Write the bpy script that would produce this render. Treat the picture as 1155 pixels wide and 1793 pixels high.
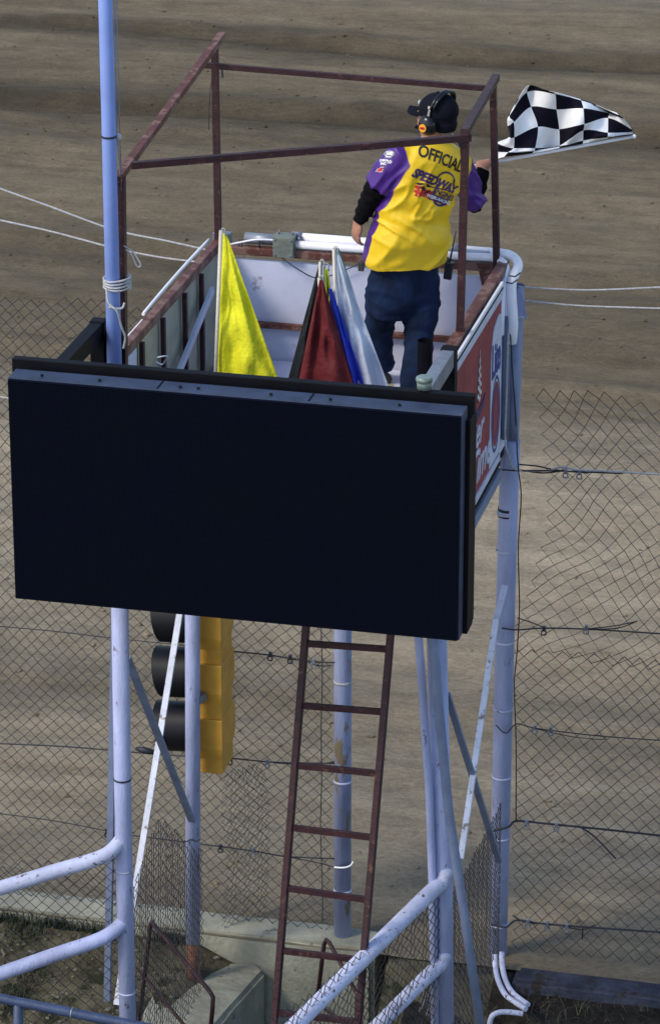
import bpy, bmesh, math, random
from mathutils import Vector, Matrix, noise
from mathutils.bvhtree import BVHTree
V = Vector
random.seed(7)
for o in list(bpy.data.objects): bpy.data.objects.remove(o)
S = bpy.context.scene
C = S.collection
R = math.radians
# ------------------------------------------------------------------ camera
W0, H0, FPX = 1155, 1793, 6300.0
TH, AZ = R(22), R(13.5)
CAMP = V((5.1361, -18.7089, 10.5459))
fh = V((-math.sin(AZ), math.cos(AZ), 0)); CR = V((math.cos(AZ), math.sin(AZ), 0))
CF = fh*math.cos(TH) - V((0, 0, 1))*math.sin(TH); CU = CR.cross(CF)
cam = bpy.data.objects.new('camera', bpy.data.cameras.new('camera')); C.objects.link(cam)
cam.matrix_world = Matrix((( CR.x, CU.x, -CF.x, CAMP.x), (CR.y, CU.y, -CF.y, CAMP.y), (CR.z, CU.z, -CF.z, CAMP.z), (0, 0, 0, 1)))
cam.data.sensor_fit = 'HORIZONTAL'; cam.data.sensor_width = 36; cam.data.lens = 36*FPX/W0
cam.data.clip_end = 2000; cam.data.clip_start = .5
S.camera = cam
# ------------------------------------------------------------------ light
SUN_DIR = V((-.62, -.55, .80)).normalized()      # towards the sun: high, from the left behind the camera
w = bpy.data.worlds.new('World'); S.world = w; w.use_nodes = True
nt = w.node_tree; bg = nt.nodes['Background']
sky = nt.nodes.new('ShaderNodeTexSky'); sky.sky_type = 'NISHITA'; sky.sun_disc = False
sky.sun_elevation = math.asin(SUN_DIR.z); sky.sun_rotation = math.atan2(SUN_DIR.x, SUN_DIR.y)
nt.links.new(sky.outputs[0], bg.inputs[0]); bg.inputs[1].default_value = .14
sl = bpy.data.lights.new('sun', 'SUN'); sl.energy = 1.4; sl.angle = R(14); sl.color = (1, .90, .74)
so = bpy.data.objects.new('sun', sl); C.objects.link(so); so.rotation_euler = SUN_DIR.to_track_quat('Z', 'Y').to_euler()
S.view_settings.view_transform = 'Standard'; S.view_settings.look = 'None'
S.view_settings.exposure = .75; S.view_settings.gamma = 1
S.render.engine = 'CYCLES'

def P(px, py, **k):
    d = CF + CR*((px-W0/2)/FPX) - CU*((py-H0/2)/FPX)
    for n, i in (('x', 0), ('y', 1), ('z', 2)):
        if n in k: return CAMP + d*((k[n]-CAMP[i])/d[i])

# ------------------------------------------------------------------ materials
def mat(name, col, rough=.6, metal=0, var=.25, vs=8, bump=.15, bs=60, rust=0, rustcol=(.10, .03, .015), spec=.4, stretch=None, rs=9):
    m = bpy.data.materials.new(name); m.use_nodes = True; t = m.node_tree; N = t.nodes; L = t.links
    b = N['Principled BSDF']; b.inputs['Roughness'].default_value = rough; b.inputs['Metallic'].default_value = metal
    b.inputs['Specular IOR Level'].default_value = spec
    geo = N.new('ShaderNodeTexCoord'); src = geo.outputs['Object']
    if stretch:
        mp = N.new('ShaderNodeMapping'); mp.inputs['Scale'].default_value = stretch; L.new(src, mp.inputs[0]); src = mp.outputs[0]
    n1 = N.new('ShaderNodeTexNoise'); n1.inputs['Scale'].default_value = vs; n1.inputs['Detail'].default_value = 6; n1.inputs['Roughness'].default_value = .65
    L.new(src, n1.inputs['Vector'])
    cr = N.new('ShaderNodeValToRGB'); cr.color_ramp.elements[0].position = .3; cr.color_ramp.elements[1].position = .7
    cr.color_ramp.elements[0].color = (*[c*(1-var) for c in col], 1); cr.color_ramp.elements[1].color = (*[min(1, c*(1+var)) for c in col], 1)
    L.new(n1.outputs['Fac'], cr.inputs['Fac']); out = cr.outputs['Color']
    if rust > 0:
        n2 = N.new('ShaderNodeTexNoise'); n2.inputs['Scale'].default_value = rs; n2.inputs['Detail'].default_value = 8; n2.inputs['Roughness'].default_value = .7
        L.new(src, n2.inputs['Vector'])
        r2 = N.new('ShaderNodeValToRGB'); r2.color_ramp.elements[0].position = .72-rust; r2.color_ramp.elements[1].position = .76-rust
        L.new(n2.outputs['Fac'], r2.inputs['Fac'])
        mx = N.new('ShaderNodeMix'); mx.data_type = 'RGBA'; L.new(r2.outputs['Color'], mx.inputs[0]); L.new(out, mx.inputs[6]); mx.inputs[7].default_value = (*rustcol, 1)
        out = mx.outputs[2]
    L.new(out, b.inputs['Base Color'])
    if bump:
        n3 = N.new('ShaderNodeTexNoise'); n3.inputs['Scale'].default_value = bs; n3.inputs['Detail'].default_value = 5; L.new(src, n3.inputs['Vector'])
        bp = N.new('ShaderNodeBump'); bp.inputs['Strength'].default_value = bump; bp.inputs['Distance'].default_value = .02
        L.new(n3.outputs['Fac'], bp.inputs['Height']); L.new(bp.outputs[0], b.inputs['Normal'])
    return m
M = {}
BLUED_WHITE = (.335, .375, .585)  # white pipe paint, the blue dusk light put into its colour
M['paint'] = mat('pale_painted_pipe', BLUED_WHITE, .6, var=.26, vs=4, bump=.2, rust=.10, rustcol=(.12, .11, .14), stretch=(1.6, 1.6, .5), rs=14)
M['pole_skylit'] = mat('white_pole_sky_tint', (.215, .31, .68), .55, var=.10, vs=4, bump=.06, rust=.03, rustcol=(.13, .10, .11))  # white pole paint, tinted further with the blue sky light
M['paint_worn'] = mat('worn_painted_pipe', (.46, .49, .66), .6, var=.25, vs=6, bump=.15, rust=.13, rustcol=(.10, .06, .05), rs=22)
M['paint_post'] = mat('weathered_post_paint', (.27, .31, .50), .65, var=.3, vs=4, bump=.2, rust=.15, rustcol=(.20, .16, .10), stretch=(1, 1, .3))
M['bluegrey'] = mat('blue_grey_painted_metal', (.17, .21, .32), .6, var=.2)
M['galv'] = mat('galvanised_steel', (.22, .25, .30), .45, metal=.4, var=.25, vs=14)
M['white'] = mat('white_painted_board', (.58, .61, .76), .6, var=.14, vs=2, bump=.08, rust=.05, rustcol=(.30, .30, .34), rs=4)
M['cream'] = mat('cream_board', (.36, .37, .30), .7, var=.3, vs=3)
M['brace_white'] = mat('worn_white_flat_bar', (.62, .65, .76), .6, var=.2, vs=8, bump=.2, rust=.14, rustcol=(.25, .22, .22), rs=18)
M['pvc'] = mat('white_plastic_conduit', (.82, .82, .88), .35, var=.06, vs=12, bump=.03)
M['rust'] = mat('dark_red_rusty_steel', (.034, .010, .014), .6, var=.4, vs=16, bump=.25, rust=.12, rustcol=(.10, .045, .03), rs=20)
M['rust_rail'] = mat('worn_red_brown_rail', (.105, .036, .027), .6, var=.4, vs=12, bump=.25, rust=.22, rustcol=(.20, .11, .085))
M['rust_bright'] = mat('orange_rust_steel', (.14, .05, .02), .8, var=.5, vs=20, bump=.4)
M['black'] = mat('black_powder_coated_steel', (.0028, .0032, .006), .6, var=.3, bump=.05, spec=.15)
M['cab'] = mat('slate_blue_screen_cabinet', (.030, .044, .085), .55, var=.35, vs=10)
M['dark_blue'] = mat('dark_blue_handrail_paint', (.035, .055, .12), .5, var=.3, rust=.04)
M['wire'] = mat('weathered_fence_wire', (.022, .022, .030), .6, metal=.2, var=.4, vs=30, bump=0)
M['cable'] = mat('dark_steel_cable', (.03, .032, .045), .5, metal=.3, var=.3, bump=0)
M['rope'] = mat('white_rope', (.46, .46, .47), .8, var=.3, vs=60, bump=.4, bs=200)
M['clamp'] = mat('bright_zinc_clamp', (.20, .22, .28), .35, metal=.6, var=.3)
M['greybox'] = mat('grey_green_enclosure', (.16, .18, .155), .55, var=.25, vs=14, rust=.05, rustcol=(.07, .06, .05))
M['yellow_metal'] = mat('amber_yellow_signal_housing', (.52, .27, .035), .5, var=.14, vs=9, bump=.06, rust=.03, rustcol=(.30, .16, .04))
M['visor'] = mat('black_signal_visor', (.005, .006, .009), .5, spec=.25, var=.3, bump=.03)
M['lens_red'] = mat('dark_signal_lens', (.05, .012, .012), .2, bump=0)
M['skin'] = mat('skin', (.42, .20, .135), .5, var=.12, vs=30, bump=.05)
M['capmat'] = mat('black_cap_cloth', (.004, .005, .011), .8, spec=.15, var=.3, vs=30, bump=.15, bs=200)
M['headset'] = mat('glossy_black_headset', (.008, .009, .014), .22, var=.2, bump=0)
M['knit'] = mat('black_knit_sleeve', (.004, .004, .005), .9, spec=.1, var=.4, vs=40, bump=.4, bs=120)
M['denim'] = mat('blue_denim', (.007, .016, .045), .85, spec=.15, var=.7, vs=7, bump=.35, bs=40, stretch=(1, 1, .5))
M['shoe'] = mat('worn_leather_boot', (.05, .045, .04), .7)
M['sole'] = mat('tan_boot_sole', (.35, .30, .2), .7)
M['badge'] = mat('orange_yellow_badge', (.85, .38, .03), .5, var=.1, bump=0)
M['silver'] = mat('bright_metal', (.55, .57, .62), .3, metal=.8, var=.1, bump=0)
M['ink_black'] = mat('black_print', (.012, .012, .018), .6, bump=0)
M['ink_purple'] = mat('dark_purple_print', (.045, .018, .10), .6, bump=0)
M['ink_red'] = mat('red_print', (.48, .025, .025), .6, bump=0)
M['ink_white'] = mat('white_print', (.75, .75, .78), .6, var=.05, bump=0)
M['ink_blue'] = mat('blue_print', (.035, .05, .22), .6, var=.3, bump=0)
M['banner_red'] = mat('faded_red_banner', (.24, .035, .045), .6, var=.3, vs=5, bump=.05)
M['banner_white'] = mat('off_white_banner', (.52, .55, .68), .6, var=.15, vs=7, bump=.05)
M['concrete'] = mat('weathered_concrete', (.26, .26, .205), .9, var=.35, vs=3, bump=.5, bs=25, rust=.10, rustcol=(.11, .10, .08), rs=5)
M['concrete_blue'] = mat('blue_grey_concrete', (.045, .050, .072), .95, spec=.05, var=.5, vs=5, bump=.9, bs=18, rust=.2, rustcol=(.035, .032, .03), rs=6)  # darker and bluer than the wall concrete
M['wood'] = mat('varnished_flag_stick', (.62, .58, .48), .5, var=.1, vs=20)
def cloth(name, col, **k): return mat(name, col, .75, var=k.pop('var', .12), vs=14, bump=.35, bs=45, **k)
M['f_yellow'] = cloth('yellow_flag_cloth', (.78, .76, .02)); M['f_red'] = cloth('dark_red_flag_cloth', (.115, .008, .010))
M['f_black'] = cloth('black_flag_cloth', (.006, .007, .009)); M['f_blue'] = cloth('blue_flag_cloth', (.025, .05, .50))
M['f_white'] = cloth('white_flag_cloth', (.52, .57, .66)); M['f_green'] = cloth('green_flag_cloth', (.01, .13, .09))
M['f_lime'] = cloth('lime_flag_cloth', (.30, .36, .02))
M['grass'] = mat('dry_green_grass', (.028, .038, .018), .8, var=.5, vs=3, bump=0)
M['dry'] = mat('dry_weeds', (.075, .068, .045), .85, var=.5, vs=6, bump=0)
M['stone'] = mat('pale_stones', (.13, .12, .09), .9, var=.4, vs=1.5, bump=.3)
M['glass'] = mat('milky_glass', (.17, .22, .20), .2, var=.4, vs=30, bump=0)
M['red_cap'] = mat('red_plastic_cap', (.3, .02, .02), .5)

def led_mat():
    m = bpy.data.materials.new('led_panel_face'); m.use_nodes = True; t = m.node_tree; N = t.nodes; L = t.links; b = N['Principled BSDF']
    tc = N.new('ShaderNodeTexCoord'); sp = N.new('ShaderNodeSeparateXYZ'); L.new(tc.outputs['Object'], sp.inputs[0])
    def grid(o, pitch):
        a = N.new('ShaderNodeMath'); a.operation = 'MULTIPLY'; a.inputs[1].default_value = 2*math.pi/pitch; L.new(o, a.inputs[0])
        s = N.new('ShaderNodeMath'); s.operation = 'SINE'; L.new(a.outputs[0], s.inputs[0])
        g = N.new('ShaderNodeMath'); g.operation = 'MULTIPLY_ADD'; g.inputs[1].default_value = .5; g.inputs[2].default_value = .5; L.new(s.outputs[0], g.inputs[0]); return g.outputs[0]
    gx, gz = grid(sp.outputs[0], .0115), grid(sp.outputs[2], .0115)
    mn = N.new('ShaderNodeMath'); mn.operation = 'MULTIPLY'; L.new(gx, mn.inputs[0]); L.new(gz, mn.inputs[1])
    n = N.new('ShaderNodeTexNoise'); n.inputs['Scale'].default_value = 2.2; n.inputs['Detail'].default_value = 3; L.new(tc.outputs['Object'], n.inputs['Vector'])
    ra = N.new('ShaderNodeValToRGB'); e = ra.color_ramp.elements; e[0].position = .35; e[0].color = (.0012, .0042, .0120, 1); e[1].position = .62; e[1].color = (.0014, .0038, .0165, 1)
    L.new(n.outputs['Fac'], ra.inputs['Fac'])
    mx = N.new('ShaderNodeMix'); mx.data_type = 'RGBA'; L.new(mn.outputs[0], mx.inputs[0]); mx.inputs[6].default_value = (.0004, .0007, .0015, 1)
    sc = N.new('ShaderNodeMix'); sc.data_type = 'RGBA'; sc.blend_type = 'ADD'; sc.inputs[0].default_value = 1; L.new(ra.outputs[0], sc.inputs[6]); sc.inputs[7].default_value = (.0060, .0080, .0150, 1)
    L.new(sc.outputs[2], mx.inputs[7]); L.new(mx.outputs[2], b.inputs['Base Color'])
    b.inputs['Roughness'].default_value = .8; b.inputs['Specular IOR Level'].default_value = .03
    return m
M['led'] = led_mat()

def track_mat():
    m = bpy.data.materials.new('packed_dirt_track'); m.use_nodes = True; t = m.node_tree; N = t.nodes; L = t.links; b = N['Principled BSDF']
    b.inputs['Roughness'].default_value = .95; b.inputs['Specular IOR Level'].default_value = .14
    tc = N.new('ShaderNodeTexCoord')
    def nz(scale, st, det=6, rough=.6, dist=0):
        mp = N.new('ShaderNodeMapping'); mp.inputs['Scale'].default_value = st; L.new(tc.outputs['Object'], mp.inputs[0])
        n = N.new('ShaderNodeTexNoise'); n.inputs['Scale'].default_value = scale; n.inputs['Detail'].default_value = det; n.inputs['Roughness'].default_value = rough
        n.inputs['Distortion'].default_value = dist; L.new(mp.outputs[0], n.inputs['Vector']); return n.outputs['Fac']
    def math_(op, a, bb, c=None):
        q = N.new('ShaderNodeMath'); q.operation = op
        for i, x in enumerate((a, bb, c)):
            if x is None: continue
            if isinstance(x, (int, float)): q.inputs[i].default_value = x
            else: L.new(x, q.inputs[i])
        return q.outputs[0]
    sp = N.new('ShaderNodeSeparateXYZ'); L.new(tc.outputs['Object'], sp.inputs[0])
    wob = nz(.35, (.5, 1, 1), 4)
    y2 = math_('MULTIPLY_ADD', wob, 2.0, sp.outputs[1]); y2 = math_('SUBTRACT', y2, 1.0)
    fac = math_('DIVIDE', y2, 30.0)
    ra = N.new('ShaderNodeValToRGB'); L.new(fac, ra.inputs['Fac']); cr = ra.color_ramp; cr.interpolation = 'EASE'
    # (distance across the track in metres, brightness): worn racing lines and damp bands, near edge lightened against the screen's shadow
    pts = [(-1, 1.0), (.4, 1.35), (1.5, 1.40), (2.3, 1.40), (3.1, 1.0), (3.7, 1.15), (4.6, 1.5), (6.0, 1.6), (7.8, 1.65), (8.6, 1.15), (9.8, .72), (12.3, .62), (14.2, .84), (16.0, .80), (16.9, .56), (17.7, .36), (18.6, .68), (19.8, .84), (20.6, .40), (21.6, .84), (24, 1.0)]
    base = V((.212, .168, .108))
    while len(cr.elements) < len(pts): cr.elements.new(.5)
    for e, (y, v) in zip(cr.elements, pts):
        e.position = max(0, y/30)
    for e, (y, v) in zip(sorted(cr.elements, key=lambda e: e.position), pts):
        cc = base*v; gray = .18 if v >= 1 else .0
        g = sum(cc)/3; e.color = (*(cc*(1-gray) + V((g, g, g*.92))*gray), 1)
    streak = nz(1.4, (.30, 1.8, 1), 9, .68, .6); fine = nz(34, (.7, 1, 1), 8, .9); clump = nz(3.2, (.7, 1, 1), 8, .75)
    k = math_('MULTIPLY_ADD', streak, 1.3, .35); k = math_('MULTIPLY', k, math_('MULTIPLY_ADD', fine, 2.4, -.2)); k = math_('MULTIPLY', k, math_('MULTIPLY_ADD', clump, 1.2, .4))
    mx = N.new('ShaderNodeMix'); mx.data_type = 'RGBA'; mx.blend_type = 'MULTIPLY'; mx.inputs[0].default_value = 1
    L.new(ra.outputs[0], mx.inputs[6]); cb = N.new('ShaderNodeCombineColor'); [L.new(k, cb.inputs[i]) for i in range(3)]; L.new(cb.outputs[0], mx.inputs[7])
    L.new(mx.outputs[2], b.inputs['Base Color'])
    bp = N.new('ShaderNodeBump'); bp.inputs['Strength'].default_value = .8; bp.inputs['Distance'].default_value = .05
    hsum = math_('MULTIPLY_ADD', streak, 1.2, clump); hsum = math_('MULTIPLY_ADD', fine, .35, hsum)
    L.new(hsum, bp.inputs['Height']); L.new(bp.outputs[0], b.inputs['Normal'])
    return m
M['track'] = track_mat()
M['soil'] = mat('rubbly_soil', (.075, .068, .044), .95, var=.6, vs=5, bump=1.0, bs=18, rust=.17, rustcol=(.022, .024, .012), rs=4, spec=.1)
M['soil_dark'] = mat('dark_soil', (.022, .02, .018), .95, var=.6, vs=7, bump=1.0, bs=18, spec=.1)  # darker soil for the pit and the right verge

# ------------------------------------------------------------------ mesh helpers
class MB:
    def __init__(s): s.bm = bmesh.new(); s.smooth = False
    def tube(s, pts, r, n=10, cap=True, r2=None):
        pts = [V(p) for p in pts]; m = len(pts); rings = []
        rad = (lambda i: r[i]) if isinstance(r, (list, tuple)) else (lambda i: r if r2 is None else r+(r2-r)*i/(m-1))
        nrm = None
        for i, p in enumerate(pts):
            a = pts[max(0, i-1)]; b = pts[min(m-1, i+1)]; t = (b-a).normalized()
            if nrm is None:
                nrm = t.cross(V((0, 0, 1)) if abs(t.z) < .9 else V((1, 0, 0))).normalized()
            nrm = (nrm - t*nrm.dot(t)).normalized(); bn = t.cross(nrm)
            rings.append([s.bm.verts.new(p + (nrm*math.cos(2*math.pi*k/n) + bn*math.sin(2*math.pi*k/n))*rad(i)) for k in range(n)])
        for a, b in zip(rings, rings[1:]):
            for k in range(n):
                f = s.bm.faces.new((a[k], a[(k+1) % n], b[(k+1) % n], b[k])); f.smooth = n > 4
        if cap and n > 2:
            s.bm.faces.new(rings[0][::-1]); s.bm.faces.new(rings[-1])
        return s
    def beam(s, a, b, w, h, up=(0, 0, 1), bev=0):
        a, b = V(a), V(b); t = (b-a).normalized(); up = V(up)
        if abs(t.dot(up)) > .98: up = V((0, 1, 0))
        x = t.cross(up).normalized(); y = x.cross(t)
        vs = [s.bm.verts.new(p + x*sx*w/2 + y*sy*h/2) for p in (a, b) for sx, sy in ((-1, -1), (1, -1), (1, 1), (-1, 1))]
        fs = [s.bm.faces.new([vs[i] for i in q]) for q in ((3, 2, 1, 0), (4, 5, 6, 7), (0, 1, 5, 4), (1, 2, 6, 5), (2, 3, 7, 6), (3, 0, 4, 7))]
        if bev: bmesh.ops.bevel(s.bm, geom=list({e for f in fs for e in f.edges}), offset=bev, segments=2, affect='EDGES', profile=.6)
        return s
    def box(s, c, d, bev=0): 
        c = V(c); return s.beam(c-V((d[0]/2, 0, 0)), c+V((d[0]/2, 0, 0)), d[1], d[2], bev=bev)
    def ell(s, c, r, rot=None, seg=20, rg=14, cut=None):
        mt = Matrix.Translation(V(c)) @ (rot.to_4x4() if rot else Matrix()) @ Matrix.Diagonal((*r, 1))
        q = bmesh.ops.create_uvsphere(s.bm, u_segments=seg, v_segments=rg, radius=1, matrix=mt)
        for v in q['verts']:
            for f in v.link_faces: f.smooth = True
        return s
    def poly(s, pts, thick=0, dirn=None):
        vs = [s.bm.verts.new(V(p)) for p in pts]; f = s.bm.faces.new(vs)
        if thick:
            q = bmesh.ops.extrude_face_region(s.bm, geom=[f]); d = V(dirn)*thick
            for v in q['geom']:
                if isinstance(v, bmesh.types.BMVert): v.co += d
        return s
    def loft(s, rings, cap=True):
        rr = [[s.bm.verts.new(p) for p in r] for r in rings]; n = len(rr[0])
        for a, b in zip(rr, rr[1:]):
            for k in range(n):
                f = s.bm.faces.new((a[k], a[(k+1) % n], b[(k+1) % n], b[k])); f.smooth = True
        if cap: s.bm.faces.new(rr[0][::-1]); s.bm.faces.new(rr[-1])
        return s
def wloc(o):
    p = V((0, 0, 0))
    while o: p += o.location; o = o.parent
    return p
def build(name, mb, m, parent=None, mats=None):
    bm = mb.bm if isinstance(mb, MB) else mb
    bmesh.ops.recalc_face_normals(bm, faces=bm.faces)
    me = bpy.data.meshes.new(name)
    off = wloc(parent) if parent else V((0, 0, 0))
    bm.transform(Matrix.Translation(-off)); bm.to_mesh(me); bm.free()
    o = bpy.data.objects.new(name, me); C.objects.link(o)
    for q in (mats or [m]): me.materials.append(M[q] if isinstance(q, str) else q)
    o.parent = parent
    return o
def thing(name, label, cat, loc, group=None):
    o = bpy.data.objects.new(name, None); C.objects.link(o); o.location = loc; o.empty_display_size = .1
    return tag(o, label, cat, group)
def tag(o, label=None, cat=None, group=None, kind=None):
    for k, v in (('label', label), ('category', cat), ('group', group), ('kind', kind)):
        if v: o[k] = v
    return o
def recenter(o):
    me = o.data; zs = [v.co for v in me.vertices]; c = sum(zs, V())/len(zs); c.z = min(v.z for v in zs)
    me.transform(Matrix.Translation(-c)); o.location = c; return o
def sag(a, b, d=0, n=16, jit=0):
    a, b = V(a), V(b)
    return [a.lerp(b, i/n) - V((0, 0, d*4*(i/n)*(1-i/n))) + V((random.uniform(-jit, jit), random.uniform(-jit, jit), random.uniform(-jit, jit))) for i in range(n+1)]
def bez(pts, n=8):      # smooth curve through the points
    pts = [V(p) for p in pts]; out = []
    for i in range(len(pts)-1):
        p0 = pts[max(0, i-1)]; p1 = pts[i]; p2 = pts[i+1]; p3 = pts[min(len(pts)-1, i+2)]
        for k in range(n):
            t = k/n; out.append(.5*((2*p1) + (p2-p0)*t + (2*p0-5*p1+4*p2-p3)*t*t + (3*p1-p0-3*p2+p3)*t**3))
    return out + [pts[-1]]
def fuse(mb, voxel, smooth=4, disp=None):
    """merge overlapping closed shapes into one continuous surface"""
    bm = mb.bm; bmesh.ops.recalc_face_normals(bm, faces=bm.faces); me = bpy.data.meshes.new('t'); bm.to_mesh(me); bm.free()
    o = bpy.data.objects.new('t', me); C.objects.link(o)
    r = o.modifiers.new('r', 'REMESH'); r.mode = 'VOXEL'; r.voxel_size = voxel
    if smooth:
        q = o.modifiers.new('s', 'SMOOTH'); q.factor = .5; q.iterations = smooth
    dg = bpy.context.evaluated_depsgraph_get(); ev = o.evaluated_get(dg); m2 = bpy.data.meshes.new_from_object(ev)
    bpy.data.objects.remove(o); b2 = bmesh.new(); b2.from_mesh(m2)
    for f in b2.faces: f.smooth = True
    if disp:
        b2.normal_update()
        mv = [(v, disp(v.co, v.normal)) for v in b2.verts]
        for v, d in mv: v.co = v.co + v.normal*d
    return b2

# ------------------------------------------------------------------ ground
def ground_z(x, y):
    n = noise.fractal(V((x*1.3, y*1.3, 0)), 1, 2, 5)*.07
    left = -.05 - .28*min(1, max(0, (-.18-y)/1.1)) + n*min(1, max(.2, (-.14-y)*3))
    if x > -.15: left -= .13*min(1, (x+.15)*4)
    mid = -.02 - .9*min(1, max(0, (-.25-y)/1.1)) + n*.4*min(1, max(0, (-.2-y)/.4))
    pit = -1.1 + n*.5
    right = -.045 - .30*min(1, max(0, -y-.3)) + n*1.2*min(1, max(0, -y-.25)*3)
    def sm(a, b, t): t = min(1, max(0, t)); t = t*t*(3-2*t); return a+(b-a)*t
    left = left if y < -.14 else -.2; z = sm(left, pit, (x-.12)/.12); z = sm(z, mid, (x-.97)/.05); z = sm(z, right, (x-1.75)/.25)
    return z
def grid_obj(name, x0, x1, y0, y1, st, zf, m):
    bm = bmesh.new(); nx = int((x1-x0)/st); ny = int((y1-y0)/st)
    vs = [[bm.verts.new((x0+(x1-x0)*i/nx, y0+(y1-y0)*j/ny, zf(x0+(x1-x0)*i/nx, y0+(y1-y0)*j/ny))) for i in range(nx+1)] for j in range(ny+1)]
    for j in range(ny):
        for i in range(nx):
            f = bm.faces.new((vs[j][i], vs[j][i+1], vs[j+1][i+1], vs[j+1][i])); f.smooth = True
    return build(name, bm, m)
def track_z(x, y):
    f = min(1, max(0, (y-.3)/1.0))
    g = 0
    for yc, wd, am in ((17.6, .22, .09), (20.7, .2, .08), (12.6, .18, .05), (9.7, .15, .045), (3.1, .12, .03)):
        q_ = (y-yc-.35*noise.noise(V((x*.25, yc, 0))) )/wd
        g += -am*math.exp(-q_*q_) + am*.6*math.exp(-(q_-2)**2)*(.5+noise.noise(V((x*2.5, yc, 2))))
    return f*(g+.05*noise.noise(V((x*.12, y*.9, 3))) + .03*noise.fractal(V((x*.5, y*1.6, 0)), 1, 2, 5)) + .012*noise.noise(V((x*3, y*5, 1))) - (.0 if y > -.1 else 0)
tag(grid_obj('dirt_track', -16, 12, -.148, 32, .085, track_z, 'track'), kind='structure')
b = MB(); b.poly([(-400, 31.9, -.15), (400, 31.9, -.15), (400, 500, -.15), (-400, 500, -.15)]); b.poly([(-400, -60, -1.7), (400, -60, -1.7), (400, 31.95, -1.7), (-400, 31.95, -1.7)])
tag(build('ground', b, 'track'), kind='structure')
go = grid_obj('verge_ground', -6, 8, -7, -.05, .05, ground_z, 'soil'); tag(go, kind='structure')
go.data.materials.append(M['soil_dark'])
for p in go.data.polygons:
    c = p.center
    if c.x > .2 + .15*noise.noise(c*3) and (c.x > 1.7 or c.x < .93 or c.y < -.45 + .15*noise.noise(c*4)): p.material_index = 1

# concrete wall, curb, block
def concrete(name, label, cat, pts_top, zb, m, bev=.03):
    bm = bmesh.new(); vs = [bm.verts.new(V(p)) for p in pts_top]; f = bm.faces.new(vs)
    q = bmesh.ops.extrude_face_region(bm, geom=[f])
    for v in q['geom']:
        if isinstance(v, bmesh.types.BMVert): v.co.z = zb
    bmesh.ops.bevel(bm, geom=[e for e in bm.edges if e.calc_length() > .05], offset=bev, segments=3, affect='EDGES')
    bmesh.ops.subdivide_edges(bm, edges=[e for e in bm.edges if e.calc_length() > .4], cuts=24, use_grid_fill=True)
    for v in bm.verts: v.co += noise.noise_vector(v.co*6)*.006 + noise.noise_vector(v.co*1.5)*.008
    return tag(build(name, bm, m), label, cat)
concrete('concrete_wall', 'low weathered retaining wall with pale top between the stand posts', 'wall', [(-7, -.16, .02), (.95, -.16, .02), (.95, .12, .02), (-7, .12, .02)], -1.4, 'concrete')
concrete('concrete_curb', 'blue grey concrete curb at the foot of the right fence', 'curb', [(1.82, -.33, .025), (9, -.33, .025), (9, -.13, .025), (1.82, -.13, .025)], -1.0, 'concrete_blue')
tp = [P(330, 1683, z=-.17), P(448, 1686, z=-.17), P(464, 1700, z=-.17), P(385, 1793, z=-.17), P(330, 1860, z=-.17), P(225, 1812, z=-.17), P(262, 1740, z=-.17)]
print('footing', tp)
concrete('concrete_footing', 'large rough concrete footing block under the rusty stub of a post', 'footing', tp[::-1], -1.5, 'concrete', .025)

# ------------------------------------------------------------------ flag stand
BX, BY, FZ, RZ = 1.66, -2.15, 3.68, 4.35
st = thing('flag_stand', 'raised white and rusty red starter stand box on painted pipe legs', 'flag stand', (.83, -1.05, 0))
def part(name, mb, m, parent=st, **k): 
    o = build(name, mb, m, parent); tag(o, k.get('label')); return o
part('floor', MB().box((.83, -1.07, FZ-.03), (1.60, 2.10, .06)), 'white')
# back wall
bp = part('back_panel', MB().box((.83, .02, (RZ+3.3)/2-.04), (1.60, .03, RZ-3.3-.10)), 'white')
part('rail', MB().beam((.02, .015, RZ-.035), (1.64, .015, RZ-.025), .06, .045, bev=.006), 'rust_rail')
part('rail', MB().beam((.05, -.02, RZ-.46), (1.60, -.02, RZ-.46), .03, .035, bev=.004), 'rust_rail')
# side walls
sp = MB(); sp.box((-.005, -1.06, 3.82), (.02, 2.08, 1.0)); sw = part('side_panel', sp, 'cream', label='cream board side with dark ribs')
for yy in (-.48, -.82, -1.25, -1.65): part('rib', MB().beam((.03, yy, FZ), (.03, yy, RZ-.03), .024, .03), 'rust')
part('brace', MB().beam((.055, -1.75, FZ+.02), (.055, -.35, RZ-.16), .02, .045), 'white')
part('side_panel', MB().box((.012, -1.92, 4.02), (.012, .42, .58)), 'white', label='pale blue panel at the front end')
part('rail', MB().beam((0, .0, RZ), (0, BY, RZ), .048, .055, bev=.006), 'rust_rail')
part('side_panel', MB().box((BX+.005, -1.05, 3.82), (.02, 2.10, 1.02)), 'white')
part('rail', MB().beam((BX-.02, -.02, RZ), (BX-.02, BY, RZ), .060, .055, bev=.006), 'rust_rail')
part('rail', MB().beam((BX-.035, -.05, RZ-.46), (BX-.035, BY, RZ-.46), .03, .035), 'rust_rail')
part('front_panel', MB().box((.83, BY-.01, 3.74), (1.66, .02, .90)), 'white')
part('rail', MB().beam((-.03, BY-.01, RZ-.12), (BX+.03, BY-.01, RZ-.12), .05, .055), 'rust_rail')
# floor joists / under frame
for yy in (-.05, -1.05, -2.05): part('floor_joist', MB().beam((0, yy, 3.28), (BX, yy, 3.28), .06, .1), 'rust')
# edge trims (white strips along the side tops)
part('edge_trim', MB().tube(sag((-.052, -.02, RZ+.02), (-.050, -1.35, RZ+.02), -.01), .010, 6), 'pvc')
part('edge_trim', MB().beam((-.05, -1.36, RZ-.03), (-.05, -2.12, RZ-.03), .012, .05), 'pvc')
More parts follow.
